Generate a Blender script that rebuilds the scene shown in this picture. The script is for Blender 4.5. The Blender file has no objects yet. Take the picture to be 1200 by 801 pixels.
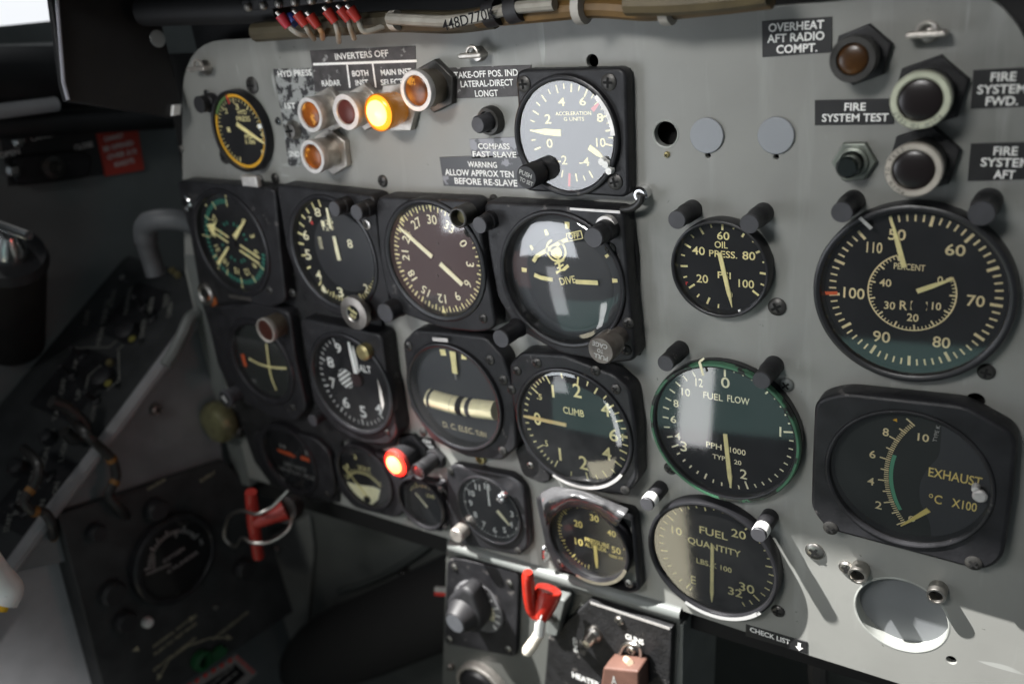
import bpy, bmesh, math, random
from math import sin, cos, radians, pi, atan2, hypot
from mathutils import Vector, Matrix
random.seed(7)
SC = bpy.context.scene
COL = SC.collection

# ------------------------------------------------------------------ camera
# unit: 1 = 10 cm. The instrument panel is the plane y = 0; its front faces -y.
SC.unit_settings.scale_length = 0.1
F, VX, VY, PW, PH, D, ROLL = 988.0, 1343.5, -106.0, 1200, 801, 3.7, radians(-7.4)
_n = Vector((VX - PW/2, VY - PH/2, F)).normalized()
_u = (Vector((1, 0, 0)) - _n*_n.x).normalized()
_v = _n.cross(_u)
CX = cos(ROLL)*_u + sin(ROLL)*_v            # world axes seen in camera axes (x right, y down, z forward)
CZ = -(-sin(ROLL)*_u + cos(ROLL)*_v)
CY = _n
CAM = Vector((0, -D, 0))
def ray(px, py):
    r = Vector((px - PW/2, py - PH/2, F))
    return Vector((r.dot(CX), r.dot(CY), r.dot(CZ)))
def hx(px, py, x):
    """how far in front of the panel plane the ray of a pixel crosses the side plane X = x"""
    r = ray(px, py)
    return D - x*r.y/r.x
def at(px, py, h=0.0):
    """world point seen at a pixel, h in front of the panel plane"""
    r = ray(px, py)
    return CAM + r*((D - h)/r.y)
cam = bpy.data.cameras.new('camera')
cam.sensor_width = 36.0
cam.lens = 36.0*F/PW
cam.clip_start, cam.clip_end = 0.05, 500
cam.dof.use_dof = True
cam.dof.focus_distance = 4.15
cam.dof.aperture_fstop = 0.54
cam.dof.aperture_blades = 7
camo = bpy.data.objects.new('camera', cam)
COL.objects.link(camo)
right = Vector((CX.x, CY.x, CZ.x)); down = Vector((CX.y, CY.y, CZ.y)); fwd = Vector((CX.z, CY.z, CZ.z))
mw = Matrix((right, -down, -fwd)).transposed().to_4x4()
mw.translation = CAM
camo.matrix_world = mw
SC.camera = camo

# ------------------------------------------------------------------ light
world = bpy.data.worlds.new('World')
SC.world = world
world.use_nodes = True
world.node_tree.nodes['Background'].inputs[0].default_value = (0.82, 0.93, 1.0, 1)
world.node_tree.nodes['Background'].inputs[1].default_value = 0.12
SC.view_settings.view_transform = 'Standard'
SC.view_settings.look = 'None'
SC.view_settings.exposure = 0.0
SC.view_settings.gamma = 1.0
def lamp(name, kind, loc, target, energy, color=(1, 1, 1), **kw):
    l = bpy.data.lights.new(name, kind)
    l.energy = energy; l.color = color
    for k, v in kw.items(): setattr(l, k, v)
    o = bpy.data.objects.new(name, l)
    COL.objects.link(o)
    o.location = loc
    o.rotation_euler = (Vector(target) - Vector(loc)).to_track_quat('-Z', 'Y').to_euler()
    return o
KEYDIR = Vector((0.372, 0.22, -0.635)).normalized()
KT = Vector((-1.2, 0, -3.2))
lamp('key_lamp', 'SPOT', KT - KEYDIR*30, KT, 190000, (1.0, 0.98, 0.95), spot_size=radians(10.4), spot_blend=0.25, shadow_soft_size=0.24)
lamp('added_cover_spot', 'SPOT', (0.5, -8.0, 6.5), (-6.0, -2.75, -5.2), 11000, (1.0, 1.0, 1.0), spot_size=radians(11), spot_blend=1.0, shadow_soft_size=0.4)  # added spot with no source of its own, brightens the side cover
lamp('outside_lamp', 'SPOT', (-9.4, -1.4, 6.0), (-6.7, -0.95, -0.4), 900, (1.0, 1.0, 1.0), spot_size=radians(14), spot_blend=0.5, shadow_soft_size=0.5)
lamp('side_window_lamp', 'AREA', (-5.0, -3.9, -1.5), (-2.6, 0, -1.2), 21, (0.90, 0.94, 1.0), shape='RECTANGLE', size=1.9, size_y=1.75, spread=radians(95))
lamp('canopy_lamp', 'AREA', (-2.7, -9.0, 4.0), (-2.45, 0, -0.9), 58, (1.0, 0.99, 0.97), shape='RECTANGLE', size=2.6, size_y=1.4, spread=radians(50))
lamp('beige_reflection_lamp', 'AREA', (-4.5, -5.0, -7.3), (-1.6, 0, -3.0), 7.5, (1.0, 0.92, 0.68), shape='RECTANGLE', size=1.15, size_y=1.7, spread=radians(110))  # added warm panel out of view, mirrored in the fuel quantity glass
lamp('teal_fill_lamp', 'AREA', (-3.5, -3.95, -4.0), (-2.6, 0, -2.3), 2.4, (0.55, 1.0, 0.92), shape='RECTANGLE', size=2.8, size_y=1.2, spread=radians(120))  # added teal panel out of view, gives the dial glass a green reflection
lamp('pale_reflection_lamp', 'AREA', (-4.75, -3.85, -3.25), (-2.4, 0, -1.6), 1.4, (0.95, 0.97, 1.0), shape='RECTANGLE', size=0.36, size_y=1.2, spread=radians(110))  # added strip out of view, makes the pale wedge in the attitude glass
lamp('low_teal_lamp', 'AREA', (-1.15, -3.95, -3.6), (-0.6, 0, -1.6), 0.5, (0.55, 1.0, 0.92), shape='RECTANGLE', size=1.4, size_y=0.55, spread=radians(110))  # added teal panel out of view, mirrored low in the tachometer glass
lamp('red_reflection_lamp', 'AREA', (-6.45, -3.9, -2.95), (-3.2, 0, -1.4), 0.5, (1.0, 0.45, 0.40), shape='RECTANGLE', size=1.0, size_y=1.2, spread=radians(110))  # added red panel out of view, mirrored in the compass glass
lamp('strip_reflection_lamp', 'AREA', (-3.15, -3.75, -4.0), (-2.4, 0, -2.2), 2.6, (1.0, 1.0, 1.0), shape='RECTANGLE', size=0.34, size_y=1.25, spread=radians(110))  # added white strip out of view, draws the band in the fuel flow glass

# ------------------------------------------------------------------ materials
def mat(name, base, rough=0.5, metal=0.0, noise=0.0, nscale=6.0, bump=0.0, bscale=60.0, dirt_or_glint=None, dscale=3.0, damt=0.5, coat=0.0, spec=0.5, rvar=0.0, stretch=None):
    m = bpy.data.materials.new(name)
    m.use_nodes = True
    nt = m.node_tree; N = nt.nodes; L = nt.links
    b = N['Principled BSDF']
    b.inputs['Base Color'].default_value = (*base, 1)
    b.inputs['Roughness'].default_value = rough
    b.inputs['Metallic'].default_value = metal
    b.inputs['Coat Weight'].default_value = coat
    b.inputs['Specular IOR Level'].default_value = spec
    tc = N.new('ShaderNodeNewGeometry')
    src = tc.outputs['Position']
    if stretch:
        mp = N.new('ShaderNodeVectorMath'); mp.operation = 'MULTIPLY'
        mp.inputs[1].default_value = stretch
        L.new(src, mp.inputs[0]); src = mp.outputs[0]
    col = None
    if noise:
        t = N.new('ShaderNodeTexNoise'); t.inputs['Scale'].default_value = nscale; t.inputs['Detail'].default_value = 6
        L.new(src, t.inputs['Vector'])
        r = N.new('ShaderNodeMapRange')
        r.inputs['From Min'].default_value = 0.3; r.inputs['From Max'].default_value = 0.7
        r.inputs['To Min'].default_value = 1 - noise; r.inputs['To Max'].default_value = 1 + noise
        L.new(t.outputs['Fac'], r.inputs['Value'])
        mx = N.new('ShaderNodeVectorMath'); mx.operation = 'SCALE'
        mx.inputs[0].default_value = base
        L.new(r.outputs['Result'], mx.inputs['Scale'])
        col = mx.outputs['Vector']
    if dirt_or_glint:
        t = N.new('ShaderNodeTexNoise'); t.inputs['Scale'].default_value = dscale; t.inputs['Detail'].default_value = 8; t.inputs['Roughness'].default_value = 0.65
        L.new(src, t.inputs['Vector'])
        r = N.new('ShaderNodeValToRGB')
        r.color_ramp.elements[0].position = damt; r.color_ramp.elements[1].position = min(1, damt + 0.03)
        L.new(t.outputs['Fac'], r.inputs['Fac'])
        mx = N.new('ShaderNodeMix'); mx.data_type = 'RGBA'
        if col is None: mx.inputs['A'].default_value = (*base, 1)
        else: L.new(col, mx.inputs['A'])
        mx.inputs['B'].default_value = (*dirt_or_glint, 1)
        L.new(r.outputs['Color'], mx.inputs['Factor'])
        col = mx.outputs['Result']
    if col is not None: L.new(col, b.inputs['Base Color'])
    if rvar:
        t = N.new('ShaderNodeTexNoise'); t.inputs['Scale'].default_value = nscale*2.3; t.inputs['Detail'].default_value = 5
        L.new(src, t.inputs['Vector'])
        r = N.new('ShaderNodeMapRange')
        r.inputs['To Min'].default_value = max(0.03, rough - rvar); r.inputs['To Max'].default_value = min(1, rough + rvar)
        L.new(t.outputs['Fac'], r.inputs['Value']); L.new(r.outputs['Result'], b.inputs['Roughness'])
    if bump:
        t = N.new('ShaderNodeTexNoise'); t.inputs['Scale'].default_value = bscale; t.inputs['Detail'].default_value = 3
        L.new(src, t.inputs['Vector'])
        bp = N.new('ShaderNodeBump'); bp.inputs['Strength'].default_value = bump; bp.inputs['Distance'].default_value = 0.01
        L.new(t.outputs['Fac'], bp.inputs['Height']); L.new(bp.outputs['Normal'], b.inputs['Normal'])
    return m
def emis(name, color, s, base=None):
    m = bpy.data.materials.new(name); m.use_nodes = True
    b = m.node_tree.nodes['Principled BSDF']
    b.inputs['Base Color'].default_value = (*(base or color), 1)
    b.inputs['Emission Color'].default_value = (*color, 1)
    b.inputs['Emission Strength'].default_value = s
    b.inputs['Roughness'].default_value = 0.25
    return m
def glass(name, rough=0.02, tint=(1, 1, 1), k=2.0, haze=0.006):
    """cover glass: two reflecting surfaces (k) and an uneven milky film, added to lift the blacks"""
    m = bpy.data.materials.new(name); m.use_nodes = True
    nt = m.node_tree; N = nt.nodes; L = nt.links
    for n in list(N): N.remove(n)
    out = N.new('ShaderNodeOutputMaterial')
    tr = N.new('ShaderNodeBsdfTransparent'); tr.inputs[0].default_value = (*tint, 1)
    gl = N.new('ShaderNodeBsdfGlossy'); gl.inputs['Roughness'].default_value = rough
    fr = N.new('ShaderNodeFresnel'); fr.inputs['IOR'].default_value = 1.52
    ml = N.new('ShaderNodeMath'); ml.operation = 'MULTIPLY'; ml.inputs[1].default_value = k; ml.use_clamp = True
    L.new(fr.outputs[0], ml.inputs[0])
    mx = N.new('ShaderNodeMixShader')
    L.new(ml.outputs[0], mx.inputs[0]); L.new(tr.outputs[0], mx.inputs[1]); L.new(gl.outputs[0], mx.inputs[2])
    df = N.new('ShaderNodeBsdfDiffuse'); df.inputs[0].default_value = (0.75, 0.76, 0.76, 1)
    geo = N.new('ShaderNodeNewGeometry')
    tx = N.new('ShaderNodeTexNoise'); tx.inputs['Scale'].default_value = 3.5; tx.inputs['Detail'].default_value = 7; tx.inputs['Roughness'].default_value = 0.62
    L.new(geo.outputs['Position'], tx.inputs['Vector'])
    mr = N.new('ShaderNodeMapRange'); mr.inputs['From Min'].default_value = 0.35; mr.inputs['From Max'].default_value = 0.75
    mr.inputs['To Min'].default_value = haze*0.5; mr.inputs['To Max'].default_value = haze*2.2
    L.new(tx.outputs['Fac'], mr.inputs['Value'])
    m2 = N.new('ShaderNodeMixShader')
    L.new(mr.outputs['Result'], m2.inputs[0]); L.new(mx.outputs[0], m2.inputs[1]); L.new(df.outputs[0], m2.inputs[2])
    L.new(m2.outputs[0], out.inputs[0])
    return m
GREY = (0.250, 0.252, 0.236)
def panel_paint():
    m = mat('grey_panel_paint', GREY, 0.42, noise=0.07, nscale=2.2, bump=0.03, bscale=90, rvar=0.12)
    nt = m.node_tree; N = nt.nodes; L = nt.links
    b = N['Principled BSDF']
    src = b.inputs['Base Color'].links[0].from_socket
    geo = N.new('ShaderNodeNewGeometry')
    def layer(src, scale, detail, lo, hi, col, stretch=None, amt=1.0, rot=0.0, gate=None):
        v = geo.outputs['Position']
        if rot or stretch:
            mp = N.new('ShaderNodeMapping'); mp.inputs['Rotation'].default_value = (0, rot, 0); mp.inputs['Scale'].default_value = stretch or (1, 1, 1)
            L.new(v, mp.inputs['Vector']); v = mp.outputs[0]
        t = N.new('ShaderNodeTexNoise'); t.inputs['Scale'].default_value = scale; t.inputs['Detail'].default_value = detail; t.inputs['Roughness'].default_value = 0.6
        L.new(v, t.inputs['Vector'])
        r = N.new('ShaderNodeMapRange'); r.inputs['From Min'].default_value = lo; r.inputs['From Max'].default_value = hi; r.inputs['To Max'].default_value = amt
        L.new(t.outputs['Fac'], r.inputs['Value'])
        f = r.outputs['Result']
        if gate:
            t2 = N.new('ShaderNodeTexNoise'); t2.inputs['Scale'].default_value = gate[0]; t2.inputs['Detail'].default_value = 2
            L.new(geo.outputs['Position'], t2.inputs['Vector'])
            r2 = N.new('ShaderNodeMapRange'); r2.inputs['From Min'].default_value = gate[1]; r2.inputs['From Max'].default_value = gate[2]
            L.new(t2.outputs['Fac'], r2.inputs['Value'])
            mu = N.new('ShaderNodeMath'); mu.operation = 'MULTIPLY'
            L.new(f, mu.inputs[0]); L.new(r2.outputs['Result'], mu.inputs[1]); f = mu.outputs[0]
        mx = N.new('ShaderNodeMix'); mx.data_type = 'RGBA'
        L.new(src, mx.inputs['A']); mx.inputs['B'].default_value = (*col, 1); L.new(f, mx.inputs['Factor'])
        return mx.outputs['Result']
    # handling grime in broad smears, fine vertical wipe marks, bright scratches, small chips to dark primer
    c = layer(src, 1.1, 5, 0.52, 0.72, (0.15, 0.155, 0.145), amt=0.75)
    c = layer(c, 7.0, 4, 0.56, 0.74, (0.34, 0.345, 0.33), stretch=(1.0, 1, 0.12), amt=0.55, rot=0.25)
    c = layer(c, 9.0, 2, 0.645, 0.67, (0.46, 0.47, 0.45), stretch=(1.0, 1, 0.13), amt=0.6, rot=-0.6, gate=(1.7, 0.52, 0.62))
    c = layer(c, 9.0, 2, 0.655, 0.68, (0.44, 0.45, 0.43), stretch=(0.14, 1, 1.0), amt=0.5, rot=0.4, gate=(1.3, 0.54, 0.62))
    c = layer(c, 13.0, 6, 0.685, 0.70, (0.06, 0.06, 0.056), amt=0.9, gate=(1.9, 0.44, 0.54))
    L.new(c, b.inputs['Base Color'])
    return m
PANEL = panel_paint()
EDGE = mat('worn_grey_edge', (0.30, 0.31, 0.29), 0.4, noise=0.2, nscale=12)
DISC = mat('blue_grey_disc_paint', (0.26, 0.275, 0.295), 0.45, noise=0.04, nscale=5, dirt_or_glint=(0.62, 0.62, 0.6), dscale=14, damt=0.70)
BLACK = mat('black_instrument_paint', (0.017, 0.017, 0.019), 0.45, noise=0.35, nscale=9, bump=0.14, bscale=60, rvar=0.15, dirt_or_glint=(0.085, 0.08, 0.078), dscale=11, damt=0.645, spec=0.32)
CRACKLE = mat('black_crackle_paint', (0.017, 0.017, 0.018), 0.5, noise=0.35, nscale=14, bump=0.45, bscale=55, dirt_or_glint=(0.09, 0.085, 0.08), dscale=10, damt=0.635, spec=0.32, rvar=0.15)
BEZEL = mat('black_bezel_paint', (0.014, 0.014, 0.016), 0.36, dirt_or_glint=(0.08, 0.075, 0.07), dscale=12, damt=0.66, spec=0.4, noise=0.2, nscale=9, rvar=0.1, bump=0.05, bscale=60)
GREENRING = mat('chipped_green_ring', (0.045, 0.135, 0.075), 0.4, noise=0.3, nscale=9, dirt_or_glint=(0.012, 0.013, 0.012), dscale=8, damt=0.53)
FACE = mat('matt_dial_black', (0.010, 0.010, 0.012), 0.75, noise=0.3, nscale=5, spec=0.2)
FACEGREY = mat('dark_grey_dial', (0.035, 0.037, 0.042), 0.7)
CREAM = mat('lume_cream_paint', (0.94, 0.85, 0.42), 0.6, noise=0.12, nscale=15)
PALE = mat('pale_cream_paint', (0.95, 0.90, 0.63), 0.6, noise=0.08, nscale=15)
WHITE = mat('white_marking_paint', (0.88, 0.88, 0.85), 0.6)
DIMW = mat('faded_white_marking', (0.38, 0.38, 0.36), 0.6, noise=0.2, nscale=20)
GREENM = mat('green_marking_paint', (0.10, 0.36, 0.22), 0.6)
TEAL = mat('teal_marking_paint', (0.03, 0.22, 0.16), 0.6)
YELLOW = mat('yellow_marking_paint', (0.85, 0.47, 0.02), 0.6)
REDM = mat('red_marking_paint', (0.62, 0.04, 0.03), 0.5)
ORANGE = mat('orange_flag_paint', (0.80, 0.13, 0.03), 0.5)
PLATE = mat('black_placard', (0.016, 0.016, 0.017), 0.45, noise=0.2, nscale=14, dirt_or_glint=(0.2, 0.2, 0.19), dscale=16, damt=0.735)
PLATE2 = mat('brown_black_placard', (0.055, 0.050, 0.050), 0.5, noise=0.3, nscale=20, dirt_or_glint=(0.30, 0.30, 0.29), dscale=13, damt=0.60)
WORN = mat('worn_black_placard', (0.025, 0.025, 0.027), 0.5, dirt_or_glint=(0.30, 0.31, 0.30), dscale=15, damt=0.485)
STEEL = mat('dull_steel', (0.42, 0.40, 0.37), 0.36, 1.0, noise=0.2, nscale=20, bump=0.05)
CHROME = mat('bright_steel', (0.72, 0.72, 0.72), 0.2, 1.0)
NICKEL = mat('worn_nickel', (0.52, 0.49, 0.45), 0.42, 0.75, noise=0.2, nscale=18, bump=0.1, bscale=80)
ALU = mat('bare_aluminium', (0.62, 0.60, 0.58), 0.5, 0.5, noise=0.12, nscale=25)
BRASS = mat('tarnished_brass', (0.42, 0.36, 0.18), 0.4, 0.8, noise=0.3, nscale=14, bump=0.2)
DKMETAL = mat('dark_gunmetal', (0.06, 0.058, 0.055), 0.42, 0.6, noise=0.3, nscale=14)
RUBBER = mat('black_rubber', (0.018, 0.018, 0.02), 0.55, noise=0.2, nscale=12)
CAPGREY = mat('dark_grey_cap', (0.05, 0.05, 0.056), 0.5, noise=0.15, nscale=14)
HOLE = mat('hole_black', (0.004, 0.004, 0.004), 0.9)
RED = mat('glossy_red_paint', (0.40, 0.020, 0.010), 0.3, noise=0.25, nscale=10, coat=0.25, dirt_or_glint=(0.12, 0.02, 0.015), dscale=9, damt=0.66, rvar=0.1)
REDDARK = mat('dull_red_paint', (0.30, 0.022, 0.015), 0.4, noise=0.15, nscale=9)
GUARD = mat('brown_red_guard', (0.13, 0.065, 0.048), 0.55, noise=0.15, nscale=10)
IVORY = mat('ivory_plastic', (0.62, 0.50, 0.36), 0.4)
AMBER = mat('amber_lens', (0.22, 0.060, 0.008), 0.28, noise=0.75, nscale=10, spec=0.35, dirt_or_glint=(0.62, 0.27, 0.04), dscale=8, damt=0.60)  # the bright blotches are highlights painted into the lens
AMBERDK = mat('dark_amber_lens', (0.055, 0.022, 0.004), 0.28, noise=0.8, nscale=12, spec=0.4, dirt_or_glint=(0.16, 0.11, 0.015), dscale=8, damt=0.75)
REDLENS = mat('dark_red_lens', (0.085, 0.022, 0.018), 0.35, noise=0.3, nscale=8, spec=0.3)
DKLENS = mat('black_red_lens', (0.010, 0.006, 0.006), 0.28, spec=0.5)
LITA = emis('lit_amber_lens', (1.0, 0.40, 0.02), 1.5, (.4, .14, .01))
LITCAP = emis('lit_amber_cap', (1.0, 0.36, 0.02), 0.16, (.32, .12, .02))
LITAC = emis('lit_amber_core', (1.0, 0.64, 0.19), 2.4)
LITR = emis('lit_red_lens', (1.0, 0.03, 0.015), 3.5)
LITRC = emis('lit_red_core', (1.0, 0.46, 0.14), 3.0)
GLASS = glass('dial_glass', 0.05)
GLASSB = glass('bright_dial_glass', 0.05, k=2.0, haze=0.012)
GLASSK = glass('hazy_dial_glass', 0.06, (0.98, 0.98, 0.98), 2.0, 0.006)
GLASSL = glass('dull_dial_glass', 0.12, k=0.5, haze=0.012)
FRAME = mat('grey_green_frame_paint', (0.14, 0.15, 0.143), 0.5, noise=0.12, nscale=5, bump=0.03)
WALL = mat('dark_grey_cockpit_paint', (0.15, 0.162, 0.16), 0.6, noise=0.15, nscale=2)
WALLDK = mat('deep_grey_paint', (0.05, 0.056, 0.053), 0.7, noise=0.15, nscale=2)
CONSOLE = mat('black_console_paint', (0.034, 0.036, 0.037), 0.55, noise=0.3, nscale=6)
SHIELD = mat('black_glareshield_paint', (0.014, 0.014, 0.015), 0.6, noise=0.2, nscale=5)
WIREW = mat('white_wire_sleeve', (0.26, 0.245, 0.21), 0.5, noise=0.2, nscale=12)
WIRET = mat('tan_wire_sleeve', (0.14, 0.08, 0.025), 0.45, noise=0.3, nscale=8)
CABLE = mat('black_cable', (0.022, 0.021, 0.02), 0.45, noise=0.2, nscale=10)
FABRIC = mat('pale_grey_cloth', (0.42, 0.42, 0.43), 0.85, noise=0.08, nscale=5, bump=0.1, bscale=12)
TAPE = mat('glossy_black_tape', (0.075, 0.075, 0.078), 0.27, coat=0.4, bump=0.3, bscale=8)
BLUE = mat('blue_sleeve', (0.03, 0.06, 0.30), 0.4)

# ------------------------------------------------------------------ geometry
class Plane:
    """local frame: a along U, b along V, h along N (towards the viewer)"""
    def __init__(s, o, U, V, N): s.o, s.U, s.V, s.N = o, U, V, N
    def w(s, a, b, h=0.0): return s.o + s.U*a + s.V*b + s.N*h
    def p(s, px, py, h=0.0):
        r = ray(px, py)
        t = ((s.o + s.N*h) - CAM).dot(s.N)/r.dot(s.N)
        q = CAM + r*t - s.o
        return q.dot(s.U), q.dot(s.V)
def plane3(p0, p1, p2):
    U = (p1 - p0).normalized()
    t = p2 - p0
    V = (t - U*t.dot(U)).normalized()
    N = U.cross(V)
    if N.dot(CAM - p0) < 0: N = -N
    return Plane(p0, U, V, N)
FRONT = Plane(Vector((0, 0, 0)), Vector((1, 0, 0)), Vector((0, 0, 1)), Vector((0, -1, 0)))

def rnd(pts, r, n=5):
    """round the corners of a polygon"""
    out = []
    k = len(pts)
    for i in range(k):
        a, b, c = (Vector(pts[i-1]), Vector(pts[i]), Vector(pts[(i+1) % k]))
        rr = r[i] if isinstance(r, (list, tuple)) else r
        d1, d2 = (a-b), (c-b)
        if rr <= 0 or d1.length < 1e-6 or d2.length < 1e-6: out.append(tuple(b)); continue
        t = min(rr, d1.length*0.48, d2.length*0.48)
        p, q = b + d1.normalized()*t, b + d2.normalized()*t
        for j in range(n+1):
            s = j/n
            out.append(tuple(p*(1-s)**2 + b*2*s*(1-s) + q*s*s))
    return out
def circ(c, r, n=48, a0=0, a1=2*pi):
    return [(c[0] + r*sin(a0+(a1-a0)*i/n), c[1] + r*cos(a0+(a1-a0)*i/n)) for i in range(n)]

_glyph = {}
def glyphs(s, bold, gap=1.0):
    k = (s, bold, gap)
    if k not in _glyph:
        cu = bpy.data.curves.new('t', 'FONT')
        cu.body = s; cu.offset = bold; cu.resolution_u = 3; cu.space_character = gap
        o = bpy.data.objects.new('t', cu)
        me = o.to_mesh()
        v = [(x.co.x, x.co.y) for x in me.vertices]
        f = [tuple(p.vertices) for p in me.polygons]
        o.to_mesh_clear()
        bpy.data.objects.remove(o); bpy.data.curves.remove(cu)
        x0 = min(a for a, b in v); x1 = max(a for a, b in v); y0 = min(b for a, b in v); y1 = max(b for a, b in v)
        _glyph[k] = ([((a-(x0+x1)/2)/(x1-x0), (b-(y0+y1)/2)/(y1-y0)) for a, b in v], f, (x1-x0)/(y1-y0))
    return _glyph[k]

class M:
    def __init__(s): s.v, s.f, s.m = [], [], []
    def add(s, vs, fs, mi=0):
        k = len(s.v)
        s.v += [Vector(x) for x in vs]
        s.f += [tuple(i+k for i in f) for f in fs]
        s.m += [mi]*len(fs)
        return s
    def plate(s, pl, outline, h0, h1, holes=(), bev=0.0, mi=0):
        """extruded outline with real holes and rounded edges"""
        cu = bpy.data.curves.new('c', 'CURVE')
        cu.dimensions = '2D'; cu.fill_mode = 'BOTH'
        bev = min(bev, (h1-h0)*0.49)
        cu.extrude = (h1-h0)/2 - bev; cu.bevel_depth = bev; cu.bevel_resolution = 2; cu.offset = -bev*0.4
        for pts in [outline] + list(holes):
            sp = cu.splines.new('POLY')
            sp.points.add(len(pts)-1)
            for i, q in enumerate(pts): sp.points[i].co = (q[0], q[1], 0, 1)
            sp.use_cyclic_u = True
        o = bpy.data.objects.new('c', cu)
        me = o.to_mesh()
        hm = (h0+h1)/2
        s.add([pl.w(x.co.x, x.co.y, hm + x.co.z) for x in me.vertices], [tuple(p.vertices) for p in me.polygons], mi)
        o.to_mesh_clear()
        bpy.data.objects.remove(o); bpy.data.curves.remove(cu)
        return s
    def flat(s, pl, pts, h, mi=0):
        return s.add([pl.w(a, b, h) for a, b in pts], [tuple(range(len(pts)))], mi)
    def lathe(s, pl, c, prof, n=48, mi=0, lean=(0, 0)):
        """profile of (radius, height); lean moves the axis sideways per unit height"""
        vs, fs = [], []
        for r, h in prof:
            for i in range(n):
                a = 2*pi*i/n
                vs.append(pl.w(c[0]+lean[0]*h+r*sin(a), c[1]+lean[1]*h+r*cos(a), h))
        for j in range(len(prof)-1):
            for i in range(n):
                fs.append((j*n+i, j*n+(i+1) % n, (j+1)*n+(i+1) % n, (j+1)*n+i))
        if prof[0][0] > 1e-5: fs.append(tuple(range(n)))
        if prof[-1][0] > 1e-5: fs.append(tuple((len(prof)-1)*n+i for i in range(n)))
        return s.add(vs, fs, mi)
    def ring(s, pl, c, prof, n=64, mi=0):
        """closed profile spun round, no caps"""
        vs, fs = [], []
        k = len(prof)
        for r, h in prof:
            for i in range(n):
                a = 2*pi*i/n
                vs.append(pl.w(c[0]+r*sin(a), c[1]+r*cos(a), h))
        for j in range(k):
            jj = (j+1) % k
            for i in range(n):
                fs.append((j*n+i, j*n+(i+1) % n, jj*n+(i+1) % n, jj*n+i))
        return s.add(vs, fs, mi)
    def disc(s, pl, c, r, h, n=64, mi=0): return s.flat(pl, circ(c, r, n), h, mi)
    def arc(s, pl, c, r0, r1, h, a0, a1, n=48, mi=0):
        vs, fs = [], []
        for i in range(n+1):
            a = radians(a0 + (a1-a0)*i/n)
            vs += [pl.w(c[0]+r0*sin(a), c[1]+r0*cos(a), h), pl.w(c[0]+r1*sin(a), c[1]+r1*cos(a), h)]
        for i in range(n): fs.append((2*i, 2*i+1, 2*i+3, 2*i+2))
        return s.add(vs, fs, mi)
    def bar(s, pl, p, q, w0, w1, h, th=0.0, mi=0):
        """thin flat bar from p to q, widths w0 -> w1, with thickness th"""
        p, q = Vector(p), Vector(q)
        d = (q-p).normalized(); t = Vector((-d.y, d.x))
        pts = [p-t*w0/2, q-t*w1/2, q+t*w1/2, p+t*w0/2]
        if th <= 0: return s.flat(pl, [tuple(x) for x in pts], h, mi)
        vs = [pl.w(x.x, x.y, h) for x in pts] + [pl.w(x.x, x.y, h-th) for x in pts]
        return s.add(vs, [(0, 1, 2, 3), (7, 6, 5, 4), (0, 4, 5, 1), (1, 5, 6, 2), (2, 6, 7, 3), (3, 7, 4, 0)], mi)
    def tick(s, pl, c, deg, r0, r1, w, h, mi=0):
        a = radians(deg)
        return s.bar(pl, (c[0]+r0*sin(a), c[1]+r0*cos(a)), (c[0]+r1*sin(a), c[1]+r1*cos(a)), w, w, h, 0, mi)
    def text(s, pl, t, cx, cy, wpx, hpx, h, bold=0.012, rot=0.0, mi=0, gap=1.0):
        """lettering centred on a pixel, wpx x hpx in size there (wpx = 0: natural width)"""
        a, b = pl.p(cx, cy, h)
        hh = abs(pl.p(cx, cy-hpx/2, h)[1] - pl.p(cx, cy+hpx/2, h)[1])
        return s.textw(pl, t, a, b, abs(pl.p(cx-wpx/2, cy, h)[0]-pl.p(cx+wpx/2, cy, h)[0]) if wpx else 0, hh, h, bold, rot, mi, gap)
    def textw(s, pl, t, a, b, w, hh, h, bold=0.012, rot=0.0, mi=0, gap=1.0):
        v, f, asp = glyphs(t, bold, gap)
        if not w: w = hh*asp
        cr, sr = cos(radians(rot)), sin(radians(rot))
        vs = []
        for x, y in v:
            x, y = x*w, y*hh
            vs.append(pl.w(a + x*cr + y*sr, b - x*sr + y*cr, h))
        return s.add(vs, f, mi)
    def tube(s, pts, r, n=10, mi=0, cap=True):
        pts = [Vector(p) for p in pts]
        k = len(pts); rs = r if isinstance(r, (list, tuple)) else [r]*k
        vs, fs = [], []
        up = None
        for i, p in enumerate(pts):
            d = (pts[min(i+1, k-1)] - pts[max(i-1, 0)]).normalized()
            if up is None:
                up = d.orthogonal().normalized()
            up = (up - d*up.dot(d)).normalized()
            sd = d.cross(up)
            for j in range(n):
                a = 2*pi*j/n
                vs.append(p + (up*cos(a) + sd*sin(a))*rs[i])
        for i in range(k-1):
            for j in range(n):
                fs.append((i*n+j, i*n+(j+1) % n, (i+1)*n+(j+1) % n, (i+1)*n+j))
        if cap: fs += [tuple(range(n))[::-1], tuple((k-1)*n+j for j in range(n))]
        return s.add(vs, fs, mi)
    def hexa(s, b, t, mi=0):
        """box from four base and four top corners"""
        return s.add(list(b)+list(t), [(3, 2, 1, 0), (4, 5, 6, 7), (0, 1, 5, 4), (1, 2, 6, 5), (2, 3, 7, 6), (3, 0, 4, 7)], mi)
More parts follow.
